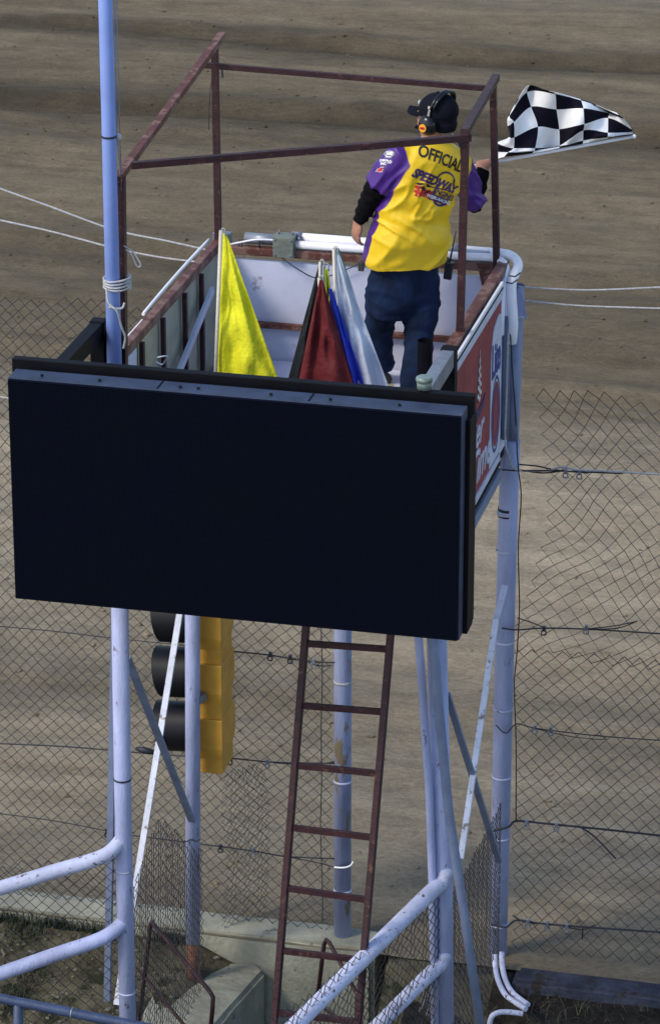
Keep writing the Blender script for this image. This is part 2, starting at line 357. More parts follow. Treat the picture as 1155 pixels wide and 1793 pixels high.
# banner on the right side
X = BX+.02
bn = build('banner', MB().box((X+.004, -1.21, 3.80), (.008, 1.76, 1.02)), 'banner_red', st); tag(bn, 'faded red beer banner with white can shape and lettering')
part('banner_edge', MB().beam((X+.010, -.33, RZ-.055), (X+.010, -2.1, RZ-.055), .012, .05), 'banner_white', bn)
part('banner_edge', MB().beam((X+.010, -.33, RZ-.026), (X+.010, -2.1, RZ-.026), .014, .008), 'black', bn)
part('banner_edge', MB().beam((X+.010, -.33, RZ-.003), (X+.010, -2.1, RZ-.003), .014, .022), 'pvc', bn)
part('banner_edge', MB().beam((X+.010, -.33, 3.335), (X+.010, -2.1, 3.335), .012, .045), 'banner_white', bn)
part('banner_edge', MB().beam((X+.012, -.33, 3.296), (X+.012, -2.1, 3.296), .014, .02), 'black', bn)
part('banner_edge', MB().beam((X+.010, -.33, 3.23), (X+.010, -2.1, 3.23), .03, .07), 'bluegrey', bn)
def yz(pts, xx, th=.004): return MB().poly([(xx, a, b_) for a, b_ in pts], th, (1, 0, 0))
CS = -.175
can = [(-.16, 3.37), (-.16, 4.17)] + [(-.16-.30*math.sin(a)*.75-.03, 4.10+.10*math.cos(a)) for a in [R(q) for q in (10, 30, 50, 70)]] + [(-.445, 4.02), (-.45, 3.37)]
can = [(a+CS, b_) for a, b_ in can]
part('can_graphic', yz(can, X+.009), 'banner_white', bn)
def ring_yz(cy, cz, ry, rz, w_, xx, n=40):
    mb = MB()
    for i in range(n):
        a, c2 = 2*math.pi*i/n, 2*math.pi*(i+1)/n
        mb.poly([(xx, cy+math.cos(a)*ry, cz+math.sin(a)*rz), (xx, cy+math.cos(c2)*ry, cz+math.sin(c2)*rz), (xx, cy+math.cos(c2)*(ry-w_), cz+math.sin(c2)*(rz-w_)), (xx, cy+math.cos(a)*(ry-w_), cz+math.sin(a)*(rz-w_))])
    return mb
part('medallion', ring_yz(-.30+CS, 3.64, .125, .225, .022, X+.0145), 'ink_blue', bn)
part('medallion', yz([(-.30+CS+.095*math.cos(R(i*12)), 3.64+.19*math.sin(R(i*12))) for i in range(30)], X+.0135, .001), 'banner_red', bn)
part('medallion', ring_yz(-.30+CS, 3.64, .07, .15, .014, X+.0155), 'ink_blue', bn)

def text_mesh(s, size, bold=.0, shear=0, spacing=1, maxlen=.02, align='CENTER', extr=0):
    cu = bpy.data.curves.new('t', 'FONT'); cu.body = s; cu.size = size; cu.offset = bold; cu.shear = shear; cu.space_character = spacing
    cu.align_x = align; cu.align_y = 'CENTER'; cu.resolution_u = 3; cu.extrude = extr
    o = bpy.data.objects.new('t', cu); C.objects.link(o); me = bpy.data.meshes.new_from_object(o.evaluated_get(bpy.context.evaluated_depsgraph_get()))
    bpy.data.objects.remove(o); bm = bmesh.new(); bm.from_mesh(me)
    if maxlen:
        bmesh.ops.triangulate(bm, faces=bm.faces)
        for _ in range(4):
            es = [e for e in bm.edges if e.calc_length() > maxlen]
            if not es: break
            bmesh.ops.subdivide_edges(bm, edges=es, cuts=1)
            bmesh.ops.triangulate(bm, faces=bm.faces)
    return bm
def text_on_plane(s, size, o, xd, yd, m, parent, name='lettering', **k):
    bm = text_mesh(s, size, maxlen=0, extr=.0015, **k); xd, yd = V(xd), V(yd); zd = xd.cross(yd).normalized()
    for v in bm.verts: v.co = V(o) + xd*v.co.x + yd*v.co.y + zd*v.co.z
    return build(name, bm, m, parent)
text_on_plane('Lite', .20, (X+.015, -.49, 3.965), (0, .80, 0), (0, 0, 1.35), 'ink_blue', bn, bold=.004)
text_on_plane("Miller", .24, (X+.010, -1.10, 3.70), (0, 1, .0), (0, 0, 1), 'banner_white', bn, shear=.4, bold=.003)
text_on_plane("Time", .27, (X+.010, -.87, 3.50), (0, 1, .0), (0, 0, 1), 'banner_white', bn, shear=.35, bold=.004)
# checkered pennant spike on the banner
sp_ = MB(); sq = MB()
for i in range(12):
    z0 = 3.88+i*.024; wd = .058*(1-i/12.5); 
    for j in range(3):
        a0 = -.93-wd+2*wd*j/3; a1 = a0+2*wd/3
        (sp_ if (i+j) % 2 else sq).poly([(X+.010+.0005*((i+j)%2), a0, z0), (X+.010+.0005*((i+j)%2), a1, z0), (X+.010+.0005*((i+j)%2), a1, z0+.024), (X+.010+.0005*((i+j)%2), a0, z0+.024)])
part('pennant_print', sp_, 'ink_white', bn); part('pennant_print', sq, 'ink_black', bn)
part('pennant_print', yz([(-1.06, 3.76), (-.80, 3.82), (-.77, 3.87), (-.84, 3.85), (-.98, 3.84), (-1.05, 3.88)], X+.009), 'ink_purple', bn)

# legs
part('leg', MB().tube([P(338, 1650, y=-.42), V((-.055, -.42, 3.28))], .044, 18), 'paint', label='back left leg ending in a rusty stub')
part('leg_stub', MB().tube([P(338, 1650, y=-.42), P(338, 1725, y=-.42)], .040, 14), 'rust_bright')
pt = P(757, 1120, y=-1.9)
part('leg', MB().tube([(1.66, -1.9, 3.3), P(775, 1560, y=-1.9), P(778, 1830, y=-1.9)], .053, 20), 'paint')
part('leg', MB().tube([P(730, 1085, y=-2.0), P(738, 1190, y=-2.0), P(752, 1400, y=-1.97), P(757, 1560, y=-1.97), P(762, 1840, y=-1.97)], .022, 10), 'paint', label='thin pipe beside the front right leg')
part('brace', MB().tube([P(756, 1080, y=-2.05), P(764, 1200, y=-2.05), P(785, 1420, y=-2.05), P(812, 1600, y=-2.05), P(845, 1830, y=-2.05)], .026, 12), 'bluegrey')
part('leg', MB().beam(P(202, 1040, y=-1.7), P(188, 1752, y=-1.7), .035, .035), 'bluegrey', label='thin dark square leg behind the flagpole')
part('brace', MB().beam(P(320, 1040, y=-.6), P(204, 1760, y=-1.6), .034, .018, up=(0, 1, 0)), 'brace_white')
part('brace', MB().beam(P(222, 1150, y=-2.0), P(336, 1438, y=-.5), .04, .02, up=(0, 1, 0)), 'bluegrey')
part('brace', MB().beam(P(884, 1025, y=-.2), P(868, 1085, y=-.3), .036, .02, up=(0, 1, 0)), 'paint_worn')
part('brace', MB().beam(P(868, 1085, y=-.3), P(806, 1505, y=-1.5), .032, .02, up=(0, 1, 0)), 'brace_white')
part('brace', MB().beam(P(782, 1215, y=-1.85), P(873, 1508, y=-.15), .035, .02, up=(0, 1, 0)), 'bluegrey')
part('tie_band', MB().tube([P(322+i*2.6, 1472+2*math.sin(i), y=-.47) for i in range(12)], .004, 5), 'cable')
# canopy frame
TZ = 5.50
BLp, BRp = P(376, 84, y=-.01), P(863, 150, y=-.01); FLp, FRp = V((.055, -2.05, 5.34)), V((1.655, -1.24, 5.44))
part('frame_post', MB().beam((.0, -.01, RZ), BLp, .035, .035), 'rust'); part('frame_post', MB().beam((1.60, -.01, RZ-.10), BRp, .035, .035), 'rust')
part('frame_post', MB().beam((.045, -2.08, 3.5), FLp, .045, .045), 'rust'); part('frame_post', MB().beam((1.64, -1.24, RZ-.07), FRp, .037, .037), 'rust')
part('frame_bar', MB().beam(FLp+V((0, -.06, -.0)), BLp+V((.012, .11, .05)), .04, .035), 'rust_rail')
part('frame_bar', MB().beam(FRp+V((.0, -.03, .02)), BRp+V((0, .08, .03)), .04, .035), 'rust')
part('frame_bar', MB().beam(P(355, 113, y=-.15), P(852, 154, y=-.1), .026, .03), 'rust')
part('frame_bar', MB().beam(P(230, 289, y=-1.95), P(824, 240, y=-1.24), .034, .034), 'rust')
part('gusset', MB().poly([(1.50, -.02, RZ-.03), (1.64, -.02, RZ-.03), (1.64, -.02, RZ-.24), (1.58, -.02, RZ-.2), (1.52, -.02, RZ-.12)], .02, (0, -1, 0)), 'rust_rail')
part('hanging_wire', MB().tube(bez([P(372, 128, y=-.01), P(367, 170, y=-.03), P(365, 227, y=-.03)]), .0025, 5), 'cable')
part('hanging_wire', MB().tube(bez([P(388, 115, y=-.01), P(390, 135, y=-.03)]), .006, 5), 'cable')
part('hanging_wire', MB().tube(bez([P(812, 242, y=-1.25), P(806, 262, y=-1.25), P(810, 300, y=-1.25), P(812, 322, y=-1.25)]), .0025, 5), 'cable')
kn = MB(); kn.ell(P(806, 250, y=-1.25), (.012, .012, .02)); kn.tube(bez([P(800, 243, y=-1.25), P(807, 258, y=-1.25), P(816, 248, y=-1.25)]), .003, 5); part('hanging_wire', kn, 'cable')
# flag holder and small fittings on the front right
part('hook', MB().tube(bez([P(275, 626, y=-1.9), P(292, 624, y=-1.9), P(284, 638, y=-1.9), P(274, 634, y=-1.9)]), .005, 6), 'silver')
hr = MB(); hr.tube([(1.52, -1.55, 4.02), (1.52, -1.55, 4.42)], .04, 20, cap=False); part('flag_tube', hr, 'black')
part('rail', MB().beam(P(735, 705, z=4.36), P(786, 618, z=4.47), .04, .05), 'galv', label='grey square bar behind the screen')
# ------------------------------------------------------------------ conduits on the back rail
cd = thing('conduit_run', 'white plastic electrical conduits strapped along the back rail', 'conduit', (.83, .04, RZ))
Z = RZ+.035
c1 = [V((.27, .05, Z)), V((.36, .05, Z))]
build('pipe', MB().tube([(.14, .05, Z-.01), (.37, .055, Z-.01)], .032, 14), 'galv', cd)
build('pipe', MB().tube([(.44, .06, Z+.012), (1.0, .062, Z+.01), (1.55, .06, Z+.005)]+bez([(1.55, .06, Z+.005), (1.66, .05, Z), (1.72, -.03, Z-.03), (1.71, -.16, Z-.10), (1.735, -.22, Z-.30), (1.725, -.20, Z-.42)]), .028, 14), 'pvc', cd)
build('pipe', MB().tube([(.44, .005, Z-.012), (1.0, .005, Z-.01), (1.45, .01, Z-.01)]+bez([(1.45, .01, Z-.01), (1.58, .01, Z-.01), (1.655, -.06, Z-.03), (1.66, -.17, Z-.10), (1.67, -.26, Z-.27), (1.668, -.25, Z-.36)]), .023, 14), 'pvc', cd)
for a, b_ in (((1.30, .06, Z+.011), (1.39, .06, Z+.009)), ((.42, .06, Z+.012), (.47, .06, Z+.012))): build('coupling', MB().tube([a, b_], .032, 14), 'galv', cd)
build('pipe', MB().tube([P(888, 555, y=-.2), P(886, 600, y=-.2), P(884, 768, y=-.2)], .024, 12), 'bluegrey', cd)
build('pipe', MB().tube([P(899, 562, y=-.16), P(898, 700, y=-.16), P(897, 770, y=-.16)], .03, 14), 'bluegrey', cd)
for px, py in ((894, 492), (899, 480)): build('strap', MB().tube([P(px-8, py+2, y=-.22), P(px+2, py+4, y=-.22), P(px+12, py-3, y=-.2)], .0045, 5), 'cable', cd)
for px in (419, 424, 455): build('strap', MB().tube([P(px, 418, y=.01), P(px-1, 434, y=.0)], .004, 5), 'cable', cd)
build('cable', MB().tube(bez([P(400, 428, y=.02), P(425, 423, y=.0), P(450, 419, y=-.01), P(480, 420, y=.0)]), .006, 6), 'pvc', cd)
jb = thing('junction_box', 'grey green metal junction box on the back rail', 'junction box', (.41, -.01, RZ-.06))
build('box', MB().box((.385, .005, RZ+.015), (.125, .085, .125), bev=.006), 'greybox', jb)
lid = build('lid', MB().box((.385, -.044, RZ+.015), (.118, .012, .118), bev=.004), 'greybox', jb)
for sx in (-1, 1):
    for sz in (-1, 1): build('screw', MB().ell((.385+sx*.045, -.052, RZ+.015+sz*.045), (.006, .004, .006), seg=8, rg=6), 'clamp', lid)
for sx in (-.035, .045): build('bolt', MB().tube([(.385+sx, .005, RZ+.075), (.385+sx, .005, RZ+.10)], .005, 6), 'clamp', jb)
build('hub', MB().tube([(.447, .03, RZ+.045), (.475, .03, RZ+.045)], .022, 10), 'clamp', jb)
b = MB(); b.box((.005, .06, RZ+.0), (.10, .06, .09), bev=.004); sb = tag(build('corner_bracket', b, 'galv'), 'small grey metal bracket at the back left corner of the stand', 'bracket'); recenter(sb)
wr = build('thin_cord', MB().tube(bez([P(488, 447, y=-.02), P(520, 470, y=-.06), P(552, 486, y=-.03), P(585, 480, y=-.03), P(634, 459, y=-.03)]), .0035, 5), 'cable'); tag(wr, 'thin black cord drooping across the white back panel', 'cord'); recenter(wr)

# ------------------------------------------------------------------ screen
YS = -3.08; x0, x1 = -.232, 2.022; z0, z1 = 3.43, 4.60
sc = thing('led_screen', 'large dark switched-off electronic scoreboard hanging in front of the stand', 'screen', ((x0+x1)/2, YS+.1, z0))
cb = MB(); cb.box(((x0+x1)/2, YS+.085, (z0+z1)/2), (x1-x0, .13, z1-z0), bev=.006); cab = build('cabinet', cb, 'cab', sc)
build('display_face', MB().box(((x0+x1)/2, YS+.010, (z0+z1)/2), (x1-x0-.012, .024, z1-z0-.012), bev=.003), 'led', sc)
for f_ in (1/3, 2/3): build('cabinet_seam', MB().box((x0+(x1-x0)*f_, YS+.087, z1+.001), (.006, .11, .006)), 'black', cab)
for f_ in (.07, .2, .38, .42, .58, .71, .86): build('bolt', MB().tube([(x0+(x1-x0)*f_, YS+.07, z1-.01), (x0+(x1-x0)*f_, YS+.07, z1+.010)], .008, 8), 'black', cab)
fx0, fx1 = -.275, 2.04
build('frame', MB().box(((fx0+fx1)/2, YS+.24, 4.575), (fx1-fx0, .05, .10), bev=.004), 'black', sc)
build('frame', MB().box((fx1-.02, YS+.24, 3.985), (.05, .05, 1.08), bev=.004), 'black', sc)
build('frame', MB().box((fx0+.02, YS+.24, 3.985), (.05, .05, 1.08), bev=.004), 'black', sc)
build('frame', MB().box(((fx0+fx1)/2, YS+.24, 3.46), (fx1-fx0, .05, .08), bev=.004), 'black', sc)
build('frame', MB().box((fx1-.01, YS+.16, 3.985), (.03, .11, 1.11), bev=.004), 'black', sc)
for xx, yy, zt in ((-.055, -2.15, 4.60), (1.765, -2.15, 4.60)):
    build('mounting_arm', MB().beam((xx, yy, zt-.05), (xx, YS+.26, zt-.05), .065, .09, bev=.004), 'black' if xx < 1 else 'galv', sc)
    build('upright', MB().beam((xx, yy+.02, 3.5), (xx, yy+.02, zt), .075, .07, bev=.004), 'black', sc)
build('bracket', MB().box((.0, -2.13, 4.28), (.12, .03, .5)), 'black', sc)
b = MB(); b.tube([(1.79, YS+.24, 4.635), (1.79, YS+.24, 4.68)], [.036, .036], 18); b.tube([(1.79, YS+.24, 4.672), (1.79, YS+.24, 4.69), (1.79, YS+.24, 4.696)], [.041, .041, .034], 18)
gl = tag(build('ribbed_cap', b, 'glass'), 'small round milky green cap on top of the screen frame', 'cap'); recenter(gl)

# ------------------------------------------------------------------ flagpole
fp = thing('flagpole', 'tall white flagpole with blue sky light in its colour rising past the left side of the stand', 'flagpole', (.01, -2.12, -.3))
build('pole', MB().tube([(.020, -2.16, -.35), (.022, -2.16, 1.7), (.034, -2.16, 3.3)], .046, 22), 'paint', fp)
build('pole', MB().tube([(.034, -2.16, 3.3), (.034, -2.16, 5.6), (.020, -2.16, 9.5)], [.040, .036, .030], 22), 'pole_skylit', fp)
for z_ in (1.47, .72): build('weld_ring', MB().tube([(.021, -2.16, z_), (.021, -2.16, z_+.012)], .048, 22), 'paint_worn', fp)
build('band', MB().tube([(.034, -2.16, 5.575), (.034, -2.16, 5.585)], .040, 18), 'cable', fp)
build('band', MB().tube([(.024, -2.16, 2.02), (.024, -2.16, 2.03)], .049, 18), 'cable', fp)
cl = MB(); cl.beam((-.04, -2.21, 4.38), (.14, -2.21, 4.38), .02, .02); cl.tube([(.13, -2.21, 4.38), (.17, -2.2, 4.38)], .012, 8); build('clamp', cl, 'black', fp)
ha = thing('halyard', 'white rope halyard wound round the flagpole and rusty post', 'rope', (.05, -2.2, 4.7))
wr = MB()
hel = []
for i in range(80):
    a = i/80*2*math.pi*4.2; hel.append(V((.050+.068*math.cos(a), -2.13+.075*math.sin(a), 4.775+.008*i/10+.003*math.sin(i*.7))))
wr.tube(hel, .0055, 6); build('coil', wr, 'rope', ha)
build('rope_end', MB().tube(bez([P(187, 505, y=-2.23), P(190, 530, y=-2.25), P(205, 545, y=-2.25), P(212, 570, y=-2.22), P(219, 590, y=-2.2), P(216, 610, y=-2.2)]), .006, 6), 'rope', ha)
build('rope_end', MB().tube(bez([P(218, 530, y=-2.2), P(212, 540, y=-2.22), P(190, 538, y=-2.24)]), .006, 6), 'rope', ha)
build('rope_end', MB().tube(bez([P(217, 430, y=-2.1), P(232, 440, y=-2.1), P(246, 462, y=-2.1), P(240, 466, y=-2.1), P(230, 445, y=-2.1), P(220, 436, y=-2.1)]), .004, 5), 'rope', ha)
build('line', MB().tube([P(198, -60, y=-2.1), P(205, 240, y=-2.1), P(213, 330, y=-2.05), P(217, 435, y=-2.05)], .003, 5), 'galv', ha)
build('line', MB().tube([P(203, -60, y=-2.1), P(210, 240, y=-2.1), P(215, 400, y=-2.05)], .003, 5), 'galv', ha)
build('knot', MB().ell(P(207, 239, y=-2.12), (.02, .02, .018)), 'rope', ha)

# ------------------------------------------------------------------ fences
def chain(mb, O, ux, uz, wdt, hgt, pitch, wire=.0026, warp=None, keep=None):
    """woven zigzag wires in the plane O + a*ux + b*uz"""
    O, ux, uz = V(O), V(ux), V(uz); nrm = ux.cross(uz).normalized(); nx = int(wdt/pitch)+1; nz = int(hgt/(pitch*.5))
    for i in range(nx):
        run = []
        for j in range(nz+1):
            a = i*pitch + (pitch*.5 if (j % 2) else 0); a += .0; b_ = j*pitch*.5
            off = (.004 if (i+j) % 2 else -.004)
            p = (a, b_)
            if warp: a, b_ = warp(a, b_)
            ok = keep is None or keep(a, b_)
            if ok: run.append(O + ux*a + uz*b_ + nrm*off)
            if (not ok or j == nz) and run:
                if len(run) > 1: mb.tube(run, wire, 4, cap=False)
                run = []
        # the neighbour wire mirrors this one so that the diamonds close
        run = []
        for j in range(nz+1):
            a = i*pitch + (0 if (j % 2) else pitch*.5) + pitch*.5*0; b_ = j*pitch*.5
            a2 = i*pitch - (pitch*.5 if (j % 2) else 0)
            if warp: a2, b_ = warp(a2, b_)
            ok = keep is None or keep(a2, b_)
            if ok: run.append(O + ux*a2 + uz*b_ - nrm*(.004 if (i+j) % 2 else -.004))
            if (not ok or j == nz) and run:
                if len(run) > 1: mb.tube(run, wire, 4, cap=False)
                run = []
    return mb
def nzw(a, b, s=1.6, amt=.03, seed=0):
    v = noise.noise_vector(V((a*s, b*s, seed))); v2 = noise.noise_vector(V((a*9, b*9, seed+5)))
    return a+v.x*amt+v2.x*.006, b+v.y*amt+v2.y*.006
FY = .03
fl = thing('chain_link_fence', 'tall chain link fence behind and left of the stand, with its post on the wall', 'fence', (-.6, FY, 0))
build('mesh', chain(MB(), (-2.6, FY, .02), (1, 0, 0), (0, 0, 1), 3.27, 4.05, .078, warp=lambda a, b: nzw(a, b), keep=lambda a, b: b < 3.93+.05*noise.noise(V((a*3, 0, 0)))), 'wire', fl)
po = MB(); po.tube([(.722, 0, .0), (.722, 0, 3.3)], .052, 20); post2 = build('post', po, 'paint_post', fl)
for z_ in (.32, 1.70, 1.05): build('weld_ring', MB().tube([(.722, 0, z_), (.722, 0, z_+.014)], .055, 20), 'rope' if z_ > 1.2 else 'paint_worn', post2)
build('edge_wire', MB().tube([V((.60+.012*noise.noise(V((z_*2, 0, 0))), -.03, z_)) for z_ in [i*.1 for i in range(1, 33)]], .003, 4), 'cable', fl)
build('edge_wire', MB().tube([V((.045+.02*noise.noise(V((z_*2, 4, 0))), -.02, z_)) for z_ in [1.1+i*.1 for i in range(12)]], .003, 4), 'cable', fl)
fr = thing('chain_link_fence', 'tall chain link fence right of the stand with a sagging torn top', 'fence', (2.6, FY, 0))
def wr1(a, b):
    k = max(0, b-2.0); a2 = a + .26*min(1, k/.9)*math.exp(-a*1.2)*1.0; b2 = b - .10*k*math.exp(-a*2.0) + .10*k*.4*a
    return nzw(a2, b2, 1.4, .035+.03*min(1, k), 9)
build('mesh', chain(MB(), (1.80, FY, .04), (1, 0, 0), (0, 0, 1), 3.2, 2.02, .088, .0026, warp=lambda a, b: nzw(a, b, 1.6, .03, 3)), 'wire', fr)
def sk(a, b):   # loose upper sheet, leaning and stretched
    a2 = a + .19*math.sin(min(math.pi, math.pi*b/2.0))*math.exp(-a*.5) + .10*b*0; b2 = b - .16*a*math.sin(b*1.2)*.5 + .02*math.sin(a*5)
    return nzw(a2, b2, 2.2, .07, 21)
build('mesh', chain(MB(), (1.76, FY+.01, 1.96), (1, 0, 0), (0, 0, 1), 3.2, 1.70, .105, .0023, warp=sk), 'wire', fr, )
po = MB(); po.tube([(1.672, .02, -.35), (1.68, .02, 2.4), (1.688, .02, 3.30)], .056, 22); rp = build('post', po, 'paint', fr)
build('post', MB().tube([P(891, 800, y=.06), P(902, 499, y=.06)], .052, 22, cap=False), 'paint_post', fr)
sleeve = MB()   # torn open upper end of the post
for z_ in (2.05, 1.62, 1.18, .78, .2, 2.62, 2.85): build('weld_ring', MB().tube([(1.677, .02, z_), (1.677, .02, z_+.012)], .059, 22), 'paint_worn', rp)
[build('tape_mark', MB().tube([(1.681, .02, 2.84+k*.035), (1.681, .02, 2.852+k*.035+.004*k)], .0572, 22), 'cable', rp) for k in range(2)]
b = MB()   # curved white sheet offcut by the post
shp = [P(910, 498, y=.0), P(916, 520, y=.0), P(923, 557, y=-.01)] + bez([P(923, 557, y=-.01), P(908, 557, y=-.03), P(893, 571, y=-.05)], 6)[1:] + [P(894, 540, y=-.03)]
b.poly(shp, .006, (0, -1, 0)); tag(recenter(build('metal_flap', b, 'paint_post')), 'bent grey white sheet metal flap wrapped on top of the right post', 'metal flap')
b = MB(); b.tube(bez([P(923, 557, y=.0), P(908, 556, y=-.04), P(890, 574, y=-.08), P(889, 590, y=-.25)]+[P(886, 700, y=-.25), P(884, 765, y=-.24), P(889, 795, y=-.22), P(903, 822, y=-.1), P(960, 824, y=0)], 10), .0055, 6)
tag(recenter(build('white_rope', b, 'rope')), 'thin pale rope hanging down the right post behind the banner', 'rope')
b = MB(); b.tube(bez([P(893, 575, y=-.24), P(896, 640, y=-.24), P(902, 720, y=-.2), P(904, 770, y=-.15), P(907, 820, y=-.1), P(912, 870, y=-.05), P(907, 960, y=-.05), P(909, 1060, y=-.05), P(905, 1140, y=-.05), P(900, 1200, y=-.05), P(903, 1300, y=-.05), P(903, 1440, y=-.05)], 6), .0038, 5)
tag(recenter(build('hanging_cable', b, 'cable')), 'long black cord dangling down the right fence post', 'cord')
# side pens
def rail_fence(name, label, rails, meshes, extra=None):
    t = thing(name, label, 'fence', meshes[0][0])
    for pts, r, mt in rails: k_ = MB(); k_.tube(pts, r, 16); k_.ell(pts[0], (r*1.04,)*3); build('rail', k_, mt, t)
    for (O, E, h, pitch, kp) in meshes:
        O, E = V(O), V(E); ux = (E-O).normalized(); build('mesh', chain(MB(), O, ux, (0, 0, 1), (E-O).length, h, pitch, .0026, warp=lambda a, b: nzw(a, b, 2, .02, 2), keep=kp), 'wire', t)
    return t
Zr1, Zr2 = 1.52, 1.02
A = P(772, 1545, y=-1.95); B = P(520, 1793, z=A.z-.22); Bx = A+(B-A)*1.3; A2 = P(768, 1690, y=-1.95); B2 = P(665, 1793, z=A2.z-.12); Bx2 = A2+(B2-A2)*3
rf = rail_fence('railed_mesh_fence', 'low mesh fence with flaking white pipe rails running forward on the right', [
    (bez([P(779, 1532, y=-1.93), P(771, 1548, y=-1.96), A+(B-A)*.10, A+(B-A)*.5, B, Bx]), .043, 'paint_worn'), (bez([P(776, 1676, y=-1.93), P(768, 1692, y=-1.96), A2+(B2-A2)*.25, B2, Bx2]), .040, 'paint_worn')],
    [((B.x-.1, B.y-.35, -.3), (A.x, A.y, -.3), 1.75, .062, None)])
Wb = P(0, 1558, z=1.6)
La = P(214, 1470, y=-2.16); Lb = P(180, 1500, y=-2.25); Lc = P(0, 1556, y=-2.45); La2 = P(220, 1612, y=-2.16); Lb2 = P(180, 1643, y=-2.25); Lc2 = P(0, 1706, y=-2.45)
lf = rail_fence('railed_mesh_fence', 'low mesh fence with pale pipe rails running left from the flagpole', [
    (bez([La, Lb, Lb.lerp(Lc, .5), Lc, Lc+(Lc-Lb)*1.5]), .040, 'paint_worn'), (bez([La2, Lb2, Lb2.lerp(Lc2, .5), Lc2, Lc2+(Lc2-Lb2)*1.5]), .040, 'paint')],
    [((Lc.x-1.2, Lc.y-.22, 0), (La.x, La.y, 0), La.z, .07, lambda a, b: b < 1.62-.09*max(0, 1.9-a)-.02)])
sp2 = thing('mesh_fence', 'narrow mesh panel seen edge on between the right legs', 'fence', (1.7, -1, 0))
build('mesh', chain(MB(), (1.69, -1.72, -.4), (0, 1, 0), (0, 0, 1), 1.68, 2.0, .066, .0023, warp=lambda a, b: nzw(a, b, 2.5, .03, 4), keep=lambda a, b: b < 1.62+.05*noise.noise(V((a*9, 1, 0))) - .1*a), 'wire', sp2)
sp3 = thing('mesh_fence', 'narrow mesh panel seen edge on between the flagpole and left leg', 'fence', (0, -1, 0))
build('mesh', chain(MB(), (-.02, -1.95, -.3), (0, 1, 0), (0, 0, 1), 1.5, 1.9, .066, .0022, warp=lambda a, b: nzw(a, b, 2.5, .03, 6), keep=lambda a, b: b < 1.50+.20*min(1, a/.6)-.75*max(0, a-.6)), 'wire', sp3)
sp4 = thing('mesh_fence', 'crumpled dark mesh piece beside the left leg of the stand', 'fence', (.1, -.1, 0))
build('mesh', chain(MB(), (.02, -.05, -.2), (.55, .83, 0), (0, 0, 1), .35, 1.25, .05, .0020, warp=lambda a, b: nzw(a, b, 3, .05, 8)), 'wire', sp4)
# loose strands on the right rails
b = MB()
for i in range(7):
    x_ = 748+i*5; b.tube(bez([P(x_, 1700+random.uniform(-8, 8), y=-2.0), P(x_-6, 1735, y=-2.0), P(x_-14-i, 1775+random.uniform(-10, 8), y=-2.02)], 4), .0025, 4)
tag(recenter(build('wire_ends', b, 'silver')), 'bundle of bright loose wire ends hanging off the lower right rail', 'wire ends', kind=None)

# tension cables with clamps
def cable(label, pts, r=.004, m='cable', clamps=(), tails=(), jit=.002, grp='tension cables on the fences'):
    t = thing('tension_cable', label, 'cable', V(pts[0]), grp)
    build('strand', MB().tube(bez(pts, 8), r, 6), m, t)
    for tl in tails: build('tail', MB().tube(bez(tl, 5), r*.8, 5), 'cable', t)
    for c_, mm in clamps:
        k = MB(); c_ = V(c_); k.box(c_, (.018, .022, .03), bev=.003); k.tube(bez([c_+V((-.012, -.005, -.01)), c_+V((-.012, -.005, -.035)), c_+V((.012, -.005, -.035)), c_+V((.012, -.005, -.01))], 4), .004, 6); build('clamp', k, mm, t)
    return t
q = lambda x, y, d=-.03: P(x, y, y=d)
cable('white covered cable with two clamps right of the banner', [q(965, 822), q(985, 818), q(1010, 823), q(1060, 825), q(1160, 831)], .006, 'rope', [(q(990, 825, -.05), 'clamp'), (q(1014, 827, -.05), 'clamp')], [[q(876, 822, -.08), q(910, 824, -.08), q(965, 824), q(1090, 829)], [q(907, 813, .02), q(940, 816, 0), q(975, 823), q(1030, 828)], [q(907, 822, -.05), q(950, 828), q(990, 823)]])
cable('clamped cable on the right fence above the middle', [q(878, 1100, -.07), q(905, 1103, -.07), q(950, 1100), q(1030, 1102), q(1160, 1110)], .0045, 'cable', [(q(952, 1101, -.05), 'cable'), (q(1026, 1099, -.05), 'clamp')], [[q(905, 1082), q(930, 1090), q(955, 1100)], [q(1030, 1101), q(1075, 1096), q(1115, 1088)], [q(1030, 1102), q(1080, 1100), q(1110, 1090)]])
cable('looped clamped cable at mid height of the right fence', [q(868, 1270, -.07), q(885, 1284, -.07), q(905, 1268), q(940, 1276), q(1050, 1289), q(1160, 1297)], .0035, 'cable', [(q(936, 1274, -.05), 'clamp'), (q(964, 1277, -.05), 'clamp')], [[q(936, 1276), q(1000, 1290), q(1052, 1295), q(1058, 1290), q(1040, 1287)]])
cable('thick dark cable with a loose forked tail on the right fence', [q(862, 1456, -.08), q(890, 1448, -.07), q(905, 1438), q(960, 1443), q(1060, 1453), q(1160, 1464)], .0068, 'cable', [(q(922, 1440, -.05), 'galv'), (q(974, 1445, -.05), 'galv')], [[q(1018, 1450), q(1040, 1465), q(1078, 1504)]])
cable('lowest thick cable with clamps on the right fence', [q(858, 1619, -.08), q(885, 1624, -.08), q(905, 1612), q(950, 1618), q(1040, 1625), q(1160, 1633)], .006, 'cable', [(q(924, 1614, -.05), 'clamp'), (q(958, 1618, -.05), 'clamp'), (q(992, 1622, -.05), 'galv')], [[q(897, 1603), q(915, 1614), q(940, 1618)], [q(985, 1623), q(1020, 1628), q(1041, 1620)], [q(1020, 1624), q(1019, 1645)]])
cable('clamped cable ending at the centre post, high on the mesh', [q(400, 1140), q(470, 1147), q(540, 1158), q(588, 1160), q(610, 1157)], .0045, 'cable', [(q(473, 1146, -.05), 'cable'), (q(508, 1151, -.05), 'cable'), (q(549, 1158, -.05), 'galv')], [[q(540, 1160), q(560, 1166), q(580, 1165)]])
